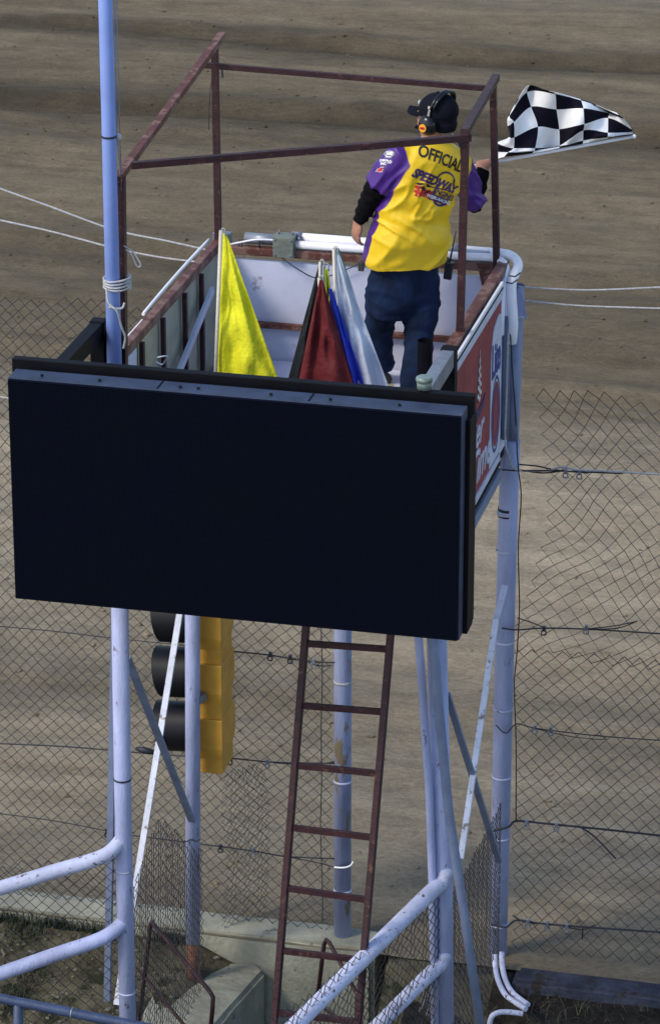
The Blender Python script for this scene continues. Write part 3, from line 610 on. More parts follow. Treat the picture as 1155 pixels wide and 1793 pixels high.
cable('clamped cable ending at the centre post, behind the signal foot', [q(-10, 1302, 0), q(120, 1308, 0), q(290, 1322, 0), q(402, 1328), q(480, 1335), q(585, 1337)], .0045, 'cable', [(q(403, 1328, -.05), 'cable'), (q(468, 1334, -.05), 'galv')], [[q(480, 1336), q(540, 1340), q(585, 1334)]])
cable('low clamped cable ending at the white hook on the centre post', [q(190, 1458, 0), q(340, 1477), q(440, 1490), q(500, 1500), q(585, 1504)], .0045, 'cable', [(q(443, 1489, -.05), 'clamp'), (q(386, 1483, -.05), 'cable')], [[q(500, 1500), q(560, 1512), q(590, 1519), q(613, 1514)]])
cable('thin upper cable crossing the far left mesh', [q(-10, 1096, 0), q(100, 1106, 0), q(200, 1118, 0), q(320, 1130, 0), q(402, 1141, 0)], .003)
cable('thin lower cable crossing the far left mesh to a black turnbuckle', [q(-10, 1424, 0), q(90, 1437, 0), q(186, 1455, 0)], .003, 'cable', [(q(188, 1456, -.02), 'black')])
b = MB(); b.tube(bez([q(585, 1519, -.07), q(600, 1520, -.08), q(612, 1517, -.07), q(618, 1510, -.05)]), [.006]*24+[.012], 8); tag(recenter(build('white_hook', b, 'pvc')), 'short white hook clipped round the centre post', 'hook')
b = MB(); b.tube([q(238, 1311, -.2), q(252, 1314, -.2), q(275, 1319, -.2)], [.012, .022, .014], 10); tag(recenter(build('turnbuckle', b, 'cable')), 'dark green turnbuckle on a cable beside the lowest signal visor', 'turnbuckle')
cable('upper white guard rope left of the stand', [q(-10, 326, .02), q(90, 362, .02), q(200, 402, .02), q(290, 421, .02), q(366, 438, .02)], .0058, 'rope', grp='white guard ropes')
cable('lower white guard rope left of the stand', [q(-10, 383, .02), q(90, 405, .02), q(200, 434, .02), q(280, 450, .02), q(352, 459, .02)], .0058, 'rope', grp='white guard ropes')
cable('upper white guard rope right of the stand', [q(905, 502, .05), q(1000, 507, .05), q(1060, 507, .05), q(1165, 502, .05)], .0055, 'rope', grp='white guard ropes')
cable('lower white guard rope right of the stand', [q(905, 525, .05), q(1000, 534, .05), q(1060, 537, .05), q(1165, 540, .05)], .0055, 'rope', grp='white guard ropes')
cable('white rope end at the left edge beside the screen', [q(-10, 693, .02), q(15, 697, .02), q(60, 704, .02)], .0055, 'rope', grp='white guard ropes')

# ------------------------------------------------------------------ ladder
ld = thing('ladder', 'long rusty red steel ladder leaning up behind the screen', 'ladder', (1.2, -2.75, -.6))
ta, tb = P(537, 1080, y=-2.22), P(685, 1094, y=-2.22); ba, bb_ = P(477, 1835, y=-2.75), P(622, 1850, y=-2.75)
build('side_rail', MB().beam(ta, ba, .03, .045), 'rust', ld); build('side_rail', MB().beam(tb, bb_, .03, .045), 'rust', ld)
for (x_, y_, x2, y2) in ((538, 1127, 680, 1137), (532, 1236, 672, 1247), (523, 1341, 663, 1355), (514, 1450, 652, 1467), (503, 1556, 643, 1576), (492, 1665, 634, 1682), (484, 1774, 626, 1790)):
    f_ = (y_-1080)/755; yy = -2.22-.53*f_
    build('rung', MB().beam(P(x_, y_, y=yy+.0), P(x2, y2, y=yy), .024, .03), 'rust', ld)

# ------------------------------------------------------------------ traffic signal
ts = thing('traffic_light', 'amber yellow three section signal turned sideways behind the left leg', 'traffic light', (0, -.22, 1.1))
za = P(380, 1337, y=-.22).z; hs = .352
for i in range(3):
    zc = za+.04+hs*(i+.5); hb = MB(); hb.loft([[V((-.005+sx*.083*k_, -.20+sy*.15*k_, zc+dz)) for sx, sy in ((-1, -1), (1, -1), (1, 1), (-1, 1))] for dz, k_ in ((-.125, .90), (-.06, 1.0), (.12, 1.0), (.125, .97))]); [setattr(f, 'smooth', False) for f in hb.bm.faces]; sec = build('signal_section', hb, 'yellow_metal', ts)
    # recessed waist between sections and door plate
    build('waist', MB().box((.005, -.20, zc-hs/2+.0), (.135, .25, .115), bev=.006), 'yellow_metal', sec)
    build('door', MB().box((-.095, -.20, zc), (.018, .30, .27), bev=.005), 'yellow_metal', sec)
    vs = MB(); rings = []
    for k in range(9):
        xx = -.105-.20*k/8; rings.append([V((xx - (.06*(.5+.5*math.sin(a)) if k == 8 else 0), -.20+.150*math.cos(a), zc+.150*math.sin(a)-.012*k/8)) for a in [2*math.pi*j/28 for j in range(28)]])
    vs.loft(rings, cap=False); inner = [[V((p.x, -.20+(p.y+.20)*.965, zc+(p.z-zc)*.965)) for p in r] for r in rings]; vs.loft(inner[::-1], cap=False)
    build('visor', vs, 'visor', sec)
    build('lens', MB().tube([(-.104, -.20, zc), (-.112, -.20, zc)], .125, 24), ('lens_red', 'visor', 'visor')[i], sec)
    for zz in (-.06, .06): build('latch', MB().ell((-.10, -.36, zc+zz), (.012, .012, .012), seg=8, rg=6), 'silver', sec)
build('bracket', MB().beam((-.03, -.36, za+.5), (-.05, -.42, za+.5), .05, .05), 'galv', ts)

# ------------------------------------------------------------------ foreground rails
hb = thing('handrail', 'dark blue pipe handrail crossing the bottom left corner', 'handrail', (-.6, -3.6, -.4))
h1, h2 = P(-15, 1746, y=-3.2), P(255, 1800, y=-3.2); h0 = h1+(h1-h2)
build('top_rail', MB().tube([h0, h1, h2, h2+(h2-h1)*.3], .026, 14), 'dark_blue', hb); build('post', MB().tube([P(32, 1758, y=-3.2), P(34, 1960, y=-3.2)], .026, 14), 'dark_blue', hb)
build('joint', MB().tube([h1.lerp(h2, .52), h1.lerp(h2, .53)], .028, 14), 'galv', hb)
def step_rail(label, pts, pts2):
    t = thing('step_rail', label, 'handrail', V(pts[0]), 'rusty step rails'); build('bent_bar', MB().tube(pts, .013, 10), 'rust', t)
    if pts2: build('cross_bar', MB().tube(pts2, .010, 10), 'rust', t)
    return t
step_rail('rusty bent step rail left of the concrete footing', [P(243, 1800, y=-1.2), P(263, 1622, y=-1.2), P(266, 1615, y=-1.2), P(271, 1622, y=-1.25), P(366, 1735, y=-1.75), P(373, 1747, y=-1.8), P(372, 1765, y=-1.8), P(366, 1830, y=-1.8)], [P(254, 1712, y=-1.2), P(330, 1805, y=-1.7)])
step_rail('rusty bent step rail behind the ladder foot', [P(553, 1770, y=-.9), P(567, 1655, y=-.9), P(571, 1646, y=-.9), P(577, 1652, y=-.92), P(625, 1742, y=-1.3), P(622, 1830, y=-1.3)], [P(560, 1760, y=-.92), P(622, 1810, y=-1.3)])
for lab, pts in (('white conduit elbow curling from the foot of the right post', [P(866, 1672, y=-.17), P(867, 1695, y=-.22), P(872, 1718, y=-.34), P(884, 1742, y=-.50), P(902, 1756, y=-.60), P(920, 1768, y=-.68)]), ('outer white conduit elbow beside the right post foot', [P(878, 1668, y=-.16), P(879, 1692, y=-.22), P(885, 1718, y=-.32), P(898, 1740, y=-.48), P(924, 1760, y=-.62)]), ('short white pipe bend lying at the bottom right', [P(855, 1805, y=-.85), P(860, 1782, y=-.85), P(872, 1774, y=-.83), P(890, 1773, y=-.80), P(915, 1776, y=-.78)])):
    tag(recenter(build('conduit_elbow', MB().tube(bez(pts), .016, 12), 'paint_worn')), lab, 'conduit', 'conduit elbows at the post foot')
b = MB(); b.tube([P(902, 1690, y=-.36), P(903, 1716, y=-.36)], .008, 6)
# ------------------------------------------------------------------ flags in the stand
def furled(name, label, apex, bl, br, y0, y1, m, stick=None, drape=.04, seed=0, bell=0.0):
    """cloth hanging from the tip of its stick, gathered at the top and wide at the hem"""
    t = thing(name, label, 'flag', P(*((bl[0]+br[0])/2, max(bl[1], br[1])), y=y0))
    nu, nv = 26, 34; rows = []
    for side in (0, 1):
        for j in range(nv+1):
            v = j/nv; row = []
            for i in range(nu+1):
                u = i/nu
                l = (apex[0]+(bl[0]-apex[0])*v - 3*(1-v), apex[1]+(bl[1]-apex[1])*v); r_ = (apex[0]+(br[0]-apex[0])*v**(1-bell)+3*(1-v), apex[1]+(br[1]-apex[1])*v)
                px, py = l[0]+(r_[0]-l[0])*u, l[1]+(r_[1]-l[1])*u
                env = min(1, v*2.5)*math.sin(math.pi*u)**.5
                fold = drape*env*(math.sin(u*9+seed+1.5*v)*.55+math.sin(u*17+seed*2-v*2)*.25) + .022*env*noise.noise(V((u*4+seed, v*6, seed)))*2
                body = .05*v*math.sin(math.pi*u)+.012
                dy = y0+(y1-y0)*u
                row.append(P(px, py, y=dy - fold - body) if side == 0 else P(px, py, y=dy - fold*.5 + body))
            rows.append(row)
    bm = bmesh.new(); g = [[bm.verts.new(p) for p in r] for r in rows]
    n = nv+1
    for s_ in (0, 1):
        for j in range(nv):
            for i in range(nu):
                a = g[s_*n+j][i], g[s_*n+j][i+1], g[s_*n+j+1][i+1], g[s_*n+j+1][i]
                f = bm.faces.new(a if s_ else a[::-1]); f.smooth = True
    for j in range(nv):
        for i in (0, nu):
            bm.faces.new((g[j][i], g[j+1][i], g[n+j+1][i], g[n+j][i]))
    build('cloth', bm, m, t)
    if stick:
        a, b_ = P(*stick[0], y=stick[2]), P(*stick[1], y=stick[2])
        build('stick', MB().tube([a, b_], stick[3] if len(stick) > 3 else .008, 10), 'wood', t)
        d = (a-b_).normalized(); build('tip_ring', MB().tube([a+V((.0, -.0, .0)), a+V((.006, 0, .012)), a+V((.016, 0, .012)), a+V((.022, 0, -.002)), a+V((.022, 0, -.03))], .0035, 6), 'rope', t)
    return t
furled('yellow_flag', 'bright yellow racing flag hanging from its stick in the left of the stand', (393, 408), (372, 712), (506, 716), -1.30, -1.34, 'f_yellow', ((387, 403), (373, 770), -1.36, .0105), seed=1)
furled('green_flag', 'dark green racing flag mostly hidden behind the white one', (590, 434), (612, 640), (672, 665), -1.35, -1.36, 'f_green', None, seed=4)
furled('white_flag', 'crumpled white racing flag resting furled beside the man', (588, 437), (604, 724), (696, 718), -1.50, -1.50, 'f_white', ((584, 435), (592, 720), -1.52, .008), seed=2, drape=.04)
furled('black_flag', 'black racing flag left of the dark red flag', (561, 462), (490, 716), (560, 718), -1.48, -1.48, 'f_black', ((560, 458), (556, 720), -1.50, .007), seed=5)
furled('lime_flag', 'narrow lime yellow flag showing behind the red and blue ones', (571, 470), (575, 610), (592, 600), -1.49, -1.49, 'f_lime', ((568, 464), (574, 700), -1.47, .006), seed=6)
furled('blue_flag', 'vivid blue racing flag between the red and white flags', (578, 505), (604, 724), (654, 722), -1.54, -1.54, 'f_blue', None, seed=3)
furled('red_flag', 'dark red racing flag in front of the black and blue ones', (562, 490), (510, 726), (634, 726), -1.62, -1.62, 'f_red', ((558, 486), (561, 560), -1.60, .007), seed=7)

# ------------------------------------------------------------------ person
FWD = V((-.60, .80, 0)).normalized(); RGT = V((FWD.y, -FWD.x, 0))     # the man looks across the track to the left
UP = V((0, 0, 1))
fL = P(668, 648, z=FZ+.07); fL.y = min(fL.y, -.10); fR = V(P(722, 708, z=FZ+.09))
man = thing('person', 'man in yellow and purple official shirt, jeans and black cap waving a flag', 'person', (1.05, -.35, FZ))
def ring(c, fwd, rgt, a, d, n=28, power=2.3):
    out = []
    for k in range(n):
        t = 2*math.pi*k/n; cx, cy = math.cos(t), math.sin(t)
        sx = abs(cx)**(2/power)*(1 if cx > 0 else -1); sy = abs(cy)**(2/power)*(1 if cy > 0 else -1)
        out.append(V(c) + rgt*sx*a + fwd*sy*d)
    return out
YB = -.36
cen = lambda px, py, y=YB: P(px, py, y=y)
hip = cen(706, 485); 
shL = cen(700, 268, -.46); elL = cen(655, 335, -.47); wrL = cen(629, 386, -.44)
shR = cen(806, 290, -.24); elR = cen(829, 357, -.10); wrR = cen(844, 296, .02)
neckb = cen(756, 243, -.33); headc = cen(765, 204, -.33)
# torso rings follow the leaning spine
sp_pts = [(710, 460, .222, .165), (712, 446, .230, .172), (713, 425, .224, .175), (719, 390, .212, .168), (730, 350, .203, .152), (743, 310, .207, .140), (752, 275, .205, .122), (755, 254, .150, .095), (757, 240, .072, .068)]
def torso_rings(grow=0, last=9):
    rg = []
    for i, (px, py, a, d) in enumerate(sp_pts[:last]):
        tilt = 0
        c = cen(px, py); t = i/8
        # shoulder line drops to the right as he lifts the flag away from the camera
        r_ = (RGT + UP*(-.10 if i >= 5 else -.02*i/5)).normalized()
        rg.append(ring(c, FWD, r_, a+grow, d+grow))
    return rg
# --- body (one continuous surface: head, neck, trunk, arms, hands, legs)
bd = MB()
bd.loft(torso_rings(-.025))
HF = V((-.93, .36, -.06)).normalized(); HR = HF.cross(UP).normalized(); HU = HR.cross(HF).normalized()
hp = lambda f, r_, u: headc + HF*f + HR*r_ + HU*u
rotH = Matrix((HR, HF, HU)).transposed()
bd.tube([neckb - UP*.03, neckb+UP*.05, hp(-.01, 0, -.05)], [.065, .058, .055], 16)
bd.ell(hp(-.005, 0, .02), (.076, .098, .10), rotH); bd.ell(hp(.050, 0, -.045), (.056, .062, .07), rotH); bd.ell(hp(.085, 0, -.088), (.030, .026, .024), rotH)
bd.ell(hp(.116, 0, -.025), (.014, .018, .012), rotH); bd.tube([hp(.098, 0, .02), hp(.120, 0, -.022)], [.008, .013], 10)
bd.ell(hp(.106, 0, -.055), (.024, .010, .006), rotH); bd.ell(hp(.104, 0, -.066), (.022, .010, .006), rotH); bd.ell(hp(.096, 0, .028), (.05, .012, .01), rotH)
for s_ in (-1, 1):
    bd.ell(hp(-.005, s_*.078, -.01), (.010, .020, .032), rotH); bd.ell(hp(.068, s_*.04, -.03), (.028, .032, .030), rotH)
bd.tube([shL, elL, wrL], [.058, .046, .030], 16); bd.tube([shR, elR, wrR], [.056, .044, .029], 16)
def hand(wr_, palm_dir, fing_dir, palm_n, curl, side, grip=False):
    """palm, four fingers of unequal length and a thumb"""
    f = fing_dir.normalized(); n_ = palm_n.normalized(); x_ = f.cross(n_).normalized()*side
    pc = wr_ + f*.052
    rot = Matrix((x_, f, n_)).transposed()
    bd.ell(pc, (.047, .058, .020), rot); bd.ell(wr_+f*.005, (.027, .03, .022), rot)
    for k, (off, ln) in enumerate(((-.038, .080), (-.013, .090), (.013, .084), (.037, .066))):
        p = pc + f*.044 + x_*off; d = f.copy(); pts = [p-f*.01]; tot = 0
        for seg in range(3):
            ax = x_; ang = curl*(1+.25*seg)+.09*k
            d = (d*math.cos(ang) + n_*math.sin(ang)).normalized(); d2 = d
            p = p + d*ln*(.42, .33, .25)[seg]; pts.append(p.copy())
            n_loc = n_
        bd.tube(pts, [.0105, .0100, .0092, .0076], 8)
    tb0 = wr_ + f*.02 - x_*.030; t1 = tb0 - x_*.034 + f*.024 + n_*.012; t2 = t1 + (f*.6 + n_*(.8 if grip else .3) - x_*(.35)).normalized()*.034; t3 = t2+(f*.5+n_*(.9 if grip else .4)+x_*.3).normalized()*.022
    bd.tube([tb0, t1, t2, t3], [.014, .0115, .0105, .008], 8)
hdL = (cen(621, 416, -.42)-wrL).normalized()
hand(wrL, None, hdL, (CF*.5+CR*.85), .32, 1)
STK0, STK1 = P(846, 287, y=.055), P(1106, 239, y=.36); SD = (STK1-STK0).normalized()
hdR = (P(850, 287, y=.07)-wrR).normalized()
gn = (SD.cross(V((0, 0, 1)))).normalized()
wrR2 = wrR
bd.ell(STK0 + V((-.005, -.012, -.012)), (.042, .036, .034)); bd.tube([wrR, STK0+V((-.01, -.01, -.02))], [.029, .030], 12)
for k in range(4):
    c_ = STK0 + SD*(.030-.0205*k); ax = SD; e1 = V((0, 0, 1)) - ax*ax.z; e1.normalize(); e2 = ax.cross(e1)
    bd.tube([c_ + (e1*math.cos(a)+e2*math.sin(a))*.021 for a in [R(q_) for q_ in (200, 150, 95, 40, -15, -70)]], [.0100, .0100, .0098, .0092, .0085, .0070], 8)
bd.tube([STK0-SD*.03-V((0, .0, .02)), STK0-SD*.01+V((-.01, -.030, .0)), STK0+SD*.025+V((0, -.022, .012))], [.013, .0115, .008], 8)
knL = cen(664, 572, -.30); knR = cen(733, 590, -.42); hpL = hip + RGT*-.10; hpR = hip + RGT*.10
bd.tube([hpL, knL, fL], [.085, .058, .04], 16); bd.tube([hpR, knR, fR], [.088, .060, .04], 16)
bd.ell(hip, (.15, .13, .12)); 
for f_ in (fL, fR): bd.ell(f_+FWD*.05-UP*.03, (.035, .05, .03))
body = build('body', fuse(bd, .0075, 3), 'skin', man)
for s_ in (-1, 1):
    e_ = build('eye', MB().ell(hp(.092, s_*.032, .008), (.013, .010, .010), rotH, 12, 8), 'ink_white', body); build('iris', MB().ell(hp(.102, s_*.032, .008), (.006, .003, .006), rotH, 10, 6), 'ink_black', e_)
hair = MB(); hair.ell(hp(-.022, 0, .012), (.083, .093, .085), rotH); hair.tube([hp(-.05, 0, -.03), hp(-.05, 0, -.075)], [.07, .055], 18)
build('hair', fuse(hair, .008, 3), 'capmat', man)
# --- jeans
jn = MB()
jn.loft([ring(cen(709, 482), FWD, RGT, .185, .14), ring(cen(708, 465), FWD, RGT, .18, .14), ring(cen(707, 505), FWD, RGT, .190, .150)][1:] if 0 else [ring(cen(708, 455), FWD, RGT, .175, .135), ring(cen(708, 482), FWD, RGT, .190, .145), ring(cen(706, 520), FWD, RGT, .195, .15), ring(cen(704, 548), FWD, RGT, .17, .12)])
jn.tube([hip+RGT*-.085-UP*.02, hip.lerp(knL, .5)+RGT*-.055, knL, fL.lerp(knL, .4), fL+UP*.02], [.120, .102, .076, .070, .068], 20)
jn.tube([hip+RGT*.085-UP*.02, hip.lerp(knR, .5)+RGT*.055, knR, fR.lerp(knR, .4), fR+UP*.0], [.123, .106, .082, .078, .078], 20)
def jd(p, n): return .007*max(0, 1-3*abs(noise.noise(V((p.x*4+p.z*3, p.y*4, p.z*13)))))**1.6 + .006*noise.noise(V((p.x*9, p.y*9, p.z*26))) + .010*noise.noise(V((p.x*5+p.z*6, p.y*5, p.z*11))) + .004*math.sin(p.z*70+6*noise.noise(p*6))*max(0, noise.noise(p*5))
build('jeans', fuse(jn, .011, 3, jd), 'denim', man)
for f_ in (fL, fR):
    s_ = MB(); s_.ell(f_+FWD*.07-UP*.030, (.052, .052, .045)); s_.tube([f_-FWD*.05-UP*.045, f_+FWD*.15-UP*.05], [.046, .040], 14); s_.ell(f_+FWD*.15-UP*.05, (.045, .045, .032)); sh = build('boot', fuse(s_, .01, 3), 'shoe', man)
    build('sole', MB().beam(f_-FWD*.085-UP*.078, f_+FWD*.19-UP*.078, .085, .022, bev=.006), 'sole', sh)
# --- undersleeves
us_l = MB(); us_l.tube([shL.lerp(elL, .5), elL, elL.lerp(wrL, .5), wrL], [.062, .066, .054, .038], 18)
us = MB(); us.tube([elR.lerp(shR, .3), elR, elR.lerp(wrR, .55), wrR+(wrR-elR)*-.02], [.055, .056, .046, .040], 18)
SLV = (lambda p, n: .005*math.sin(p.z*95+p.x*60+5*noise.noise(p*9))*.8+.006*noise.noise(p*22))
build('undersleeve', fuse(us_l, .008, 3, SLV), 'knit', man)
build('undersleeve', fuse(us, .008, 3, lambda p, n: .005*math.sin(p.z*95+p.x*60+5*noise.noise(p*9))*.8+.006*noise.noise(p*22)), 'knit', man)
# --- shirt
st_ = MB(); st_.loft(torso_rings(.008))
cuL = shL.lerp(elL, .86); st_.tube([neckb.lerp(shL, .45)-UP*.03, shL-UP*.005, shL.lerp(elL, .5), cuL], [.075, .086, .086, .083], 20)
cuR = shR.lerp(elR, .95); st_.tube([neckb.lerp(shR, .5)-UP*.03, shR-UP*.0, shR.lerp(elR, .5), cuR], [.07, .080, .076, .070], 20)
st_.tube([neckb-UP*.03, neckb+UP*.022], [.078, .068], 20)
cb0 = cen(730, 350)
def ridge(u, v, seed, sharp=2.0):
    n = noise.noise(V((u, v, seed))); return max(0, 1-abs(n)*3.0)**sharp
def shirt_disp(p, n):
    d = p-cb0; s = d.dot(RGT); z = d.z; q_ = max(0, -n.dot(FWD))
    def rot(a): c_, k = math.cos(a), math.sin(a); return s*c_+z*k, -s*k+z*c_
    g = lambda x, m, w_: math.exp(-((x-m)/w_)**2)
    a = .007*noise.noise(V((s*7, z*7, 2)))
    u, v = rot(R(52)); a += .021*ridge(u*3.2, v*13, 4.1)*g(z, .08, .17)*min(1, max(.15, (.12-s)*5))     # pulls running up to the left shoulder
    u, v = rot(R(-24)); a += .024*ridge(u*3.0, v*13, 9.3)*g(z, -.07, .11)                                # sagging folds above the waist
    u, v = rot(R(-50)); a += .016*ridge(u*3.5, v*12, 2.7)*g(z, .02, .2)*min(1, max(0, (s+.02)*6))
    u, v = rot(R(35)); a += .022*ridge(u*2.4, v*7, 6.2, 1.4)*g(z, -.27, .15)
    a += .020*math.exp(-((z+.20+s*.1)/.06)**2)*q_ - .020*math.exp(-((z+.075+s*.3)/.04)**2)*q_
    a += .006*math.sin(v*70+4*noise.noise(p*7))*max(0, noise.noise(p*6+V((3, 1, 2))))
    return a-.009
sbm = fuse(st_, .0085, 2, shirt_disp)
lay = sbm.verts.layers.float.new('purple')
armL = (elL-shL).normalized()
seamL = cen(713, 275, -.5)
def segd(p, a, b_):
    t = max(0, min(1, (p-a).dot(b_-a)/(b_-a).length_squared)); return (p-a.lerp(b_, t)).length
for v in sbm.verts:
    p = v.co; d = p-cb0; s = d.dot(RGT); fd = d.dot(FWD); z = d.z
    # sleeves beyond their seams, a yoke and collar over the shoulders, narrow side panels
    nL = (armL*.12 - RGT).normalized(); f1 = min((p-seamL).dot(nL)+.0, .118-segd(p, shL, elL))
    f2 = min((p-shR).dot((RGT*.9-UP*.3).normalized())-.03, .13-segd(p, shR, elR)) if z > -.14 else -1
    f3 = .088 - segd(p, neckb-UP*.01, neckb+UP*.05)
    wl = -.190 + .05*(z+.3)
    f4 = min(-.10 - s, fd - .035 + .26*(min(z, -.1)+.28), (.16-z)) if z < .16 else -1
    f5 = (fd - .05) if z > -.5 else -1
    v[lay] = max(f1, f2, f3, f4, f5)
def shirt_mat():
    m = mat('two_tone_team_shirt', (.80, .52, .008), .50, var=.06, vs=5, bump=.12, bs=24, spec=.45); t = m.node_tree; N = t.nodes; L = t.links; b = N['Principled BSDF']
    src = b.inputs['Base Color'].links[0].from_socket
    at = N.new('ShaderNodeAttribute'); at.attribute_name = 'purple'; r_ = N.new('ShaderNodeValToRGB'); r_.color_ramp.elements[0].position = .5; r_.color_ramp.elements[1].position = .506
    ad = N.new('ShaderNodeMath'); ad.inputs[1].default_value = .5; L.new(at.outputs['Fac'], ad.inputs[0]); L.new(ad.outputs[0], r_.inputs['Fac'])
    mx = N.new('ShaderNodeMix'); mx.data_type = 'RGBA'; L.new(r_.outputs[0], mx.inputs[0]); L.new(src, mx.inputs[6]); mx.inputs[7].default_value = (.060, .012, .20, 1); L.new(mx.outputs[2], b.inputs['Base Color'])
    return m
bvh = BVHTree.FromBMesh(sbm)
shirt = build('shirt', sbm, shirt_mat(), man); tag(shirt, 'bright yellow back with purple sleeves and side panels')
def project(bm, o, xd, yd, dirn, lift=.003):
    """lay a flat print onto the cloth under it"""
    kill = []
    for v in bm.verts:
        p = V(o)+xd*v.co.x+yd*v.co.y; h = bvh.ray_cast(p-dirn*.6, dirn)
        if h[0] is None: kill.append(v); v.co = p
        else: v.co = h[0]-dirn*lift
    bmesh.ops.delete(bm, geom=kill, context='VERTS'); return bm
PD = (FWD*.97 + RGT*-.0 - UP*.22).normalized(); PX = PD.cross(UP).normalized(); PY = PX.cross(PD).normalized()
PX2 = (PX + PY*-.12).normalized(); PY2 = (PY + PX*.12).normalized()
def pr(name, bm, px, py, m, ang=0, sc_=(1, 1), lift=.003, dirn=None, yy=-.5):
    d = dirn or PD; x_ = d.cross(UP).normalized(); y_ = x_.cross(d).normalized()
    xr = x_*math.cos(ang)+y_*math.sin(ang); yr = y_*math.cos(ang)-x_*math.sin(ang)
    return build(name, project(bm, P(px, py, y=yy), xr*sc_[0], yr*sc_[1], d, lift), m, shirt)
pr('lettering', text_mesh('OFFICIAL', .098, .0022, 0, .98, .012), 784, 279, 'ink_black', R(-26), (.70, .92))
pr('lettering', text_mesh('SPEEDWAY', .072, .0036, .25, .98, .010), 766, 318, 'ink_purple', R(-27), (.80, .92))
pr('lettering', text_mesh('ENGINES', .040, .001, .2, 1, .010), 788, 342, 'ink_purple', R(-26), (.95, 1), .004)
def arc_bm(r, w_, a0, a1, n=26, sy=1):
    bm = bmesh.new(); rows = [(bm.verts.new((math.cos(a)*r, math.sin(a)*r*sy, 0)), bm.verts.new((math.cos(a)*(r-w_), math.sin(a)*(r-w_)*sy, 0))) for a in [R(a0+(a1-a0)*i/n) for i in range(n+1)]]
    for a, b_ in zip(rows, rows[1:]): bm.faces.new((a[0], b_[0], b_[1], a[1]))
    return bm
pr('logo_arc', arc_bm(.062, .010, 5, 175), 790, 321, 'ink_purple', R(-22))
def rect_bm(w_, h_, nx=24, ny=3, f=None):
    bm = bmesh.new(); g = [[bm.verts.new(((i/nx-.5)*w_, (j/ny-.5)*h_*(f(i/nx) if f else 1) + (0), 0)) for i in range(nx+1)] for j in range(ny+1)]
    for j in range(ny):
        for i in range(nx): bm.faces.new((g[j][i], g[j][i+1], g[j+1][i+1], g[j+1][i]))
    return bm
pr('logo_bar', rect_bm(.16, .006), 784, 332, 'ink_purple', R(-17)); pr('logo_bar', rect_bm(.009, .075, 3, 12), 766, 334, 'ink_purple', R(-17))
pr('logo_badge', rect_bm(.125, .034, 24, 6, lambda t: 1), 777, 350, 'ink_purple', R(-24), lift=.0035)
pr('logo_badge', arc_bm(.052, .016, 180, 340, 20, .75), 782, 350, 'ink_purple', R(-18), lift=.003)
pr('lettering', text_mesh('WEIRS-RACING', .024, .0006, 0, 1, .008), 777, 350, 'ink_white', R(-24), lift=.0055)
def blob(seed, w_, h_, n=40):
    bm = bmesh.new(); c_ = bm.verts.new((0, 0, 0)); vs = []
    for i in range(n):
        a = 2*math.pi*i/n; k = 1+.20*math.sin(3*a+seed)+.15*math.sin(7*a+2*seed)+.07*math.sin(13*a+3*seed); vs.append(bm.verts.new((math.cos(a)*w_*k, math.sin(a)*h_*k, 0)))
    mid = [bm.verts.new((v.co.x*.5, v.co.y*.5, 0)) for v in vs]
    for i in range(n):
        j = (i+1) % n; bm.faces.new((vs[i], vs[j], mid[j], mid[i])); bm.faces.new((mid[i], mid[j], c_))
    return bm
pr('logo_flourish', blob(1.4, .052, .028), 737, 335, 'ink_red', R(-22)); pr('logo_flourish', blob(2.6, .034, .020), 752, 341, 'ink_red', R(-35))
pr('logo_flourish', blob(4, .022, .008), 737, 329, 'ink_black', R(-30), lift=.0045); pr('logo_flourish', blob(3, .018, .006), 748, 336, 'ink_black', R(10), lift=.0045)
pr('logo_flag', blob(6, .022, .006), 732, 321, 'ink_black', R(-10)); pr('logo_flag', blob(7, .018, .007), 751, 325, 'ink_black', R(-30))
# sleeve patches
SDr = CF.normalized()
pr('sleeve_patch', blob(9, .0001, .0001), 681, 269, 'ink_white', 0, dirn=SDr, lift=.003)
def disc(r, sy=1): 
    bm = arc_bm(r, r*.999, 0, 360, 24, sy); return bm
pr('sleeve_patch', disc(.027, .62), 681, 269, 'ink_white', R(-8), dirn=SDr); pr('sleeve_patch', disc(.0245, .56), 681, 269, 'ink_black', R(-8), dirn=SDr, lift=.004)
pr('lettering', text_mesh('100', .025, .002, 0, 1, .01), 681, 269, 'ink_white', R(-8), dirn=SDr, lift=.005)
pr('lettering', text_mesh('OPEN', .012, .0006, 0, 1, .01), 679, 275, 'ink_white', R(-8), dirn=SDr)
pr('lettering', text_mesh('DIRN\nINC', .018, .001, 0, 1, .01), 671, 284, 'ink_white', R(-6), dirn=SDr)
for i, j in ((0, 0), (1, 1), (2, 0), (0, 2), (2, 2), (3, 1)): pr('sleeve_patch', rect_bm(.007, .007, 2, 2), 679+i*1.9, 286-j*2.0, 'ink_white', R(-6), dirn=SDr)
pr('sleeve_patch', blob(12, .019, .012), 665, 298, 'ink_white', R(20), dirn=SDr); pr('sleeve_patch', blob(12, .016, .0095), 665, 298, 'ink_red', R(20), dirn=SDr, lift=.0045)
random.seed(11)
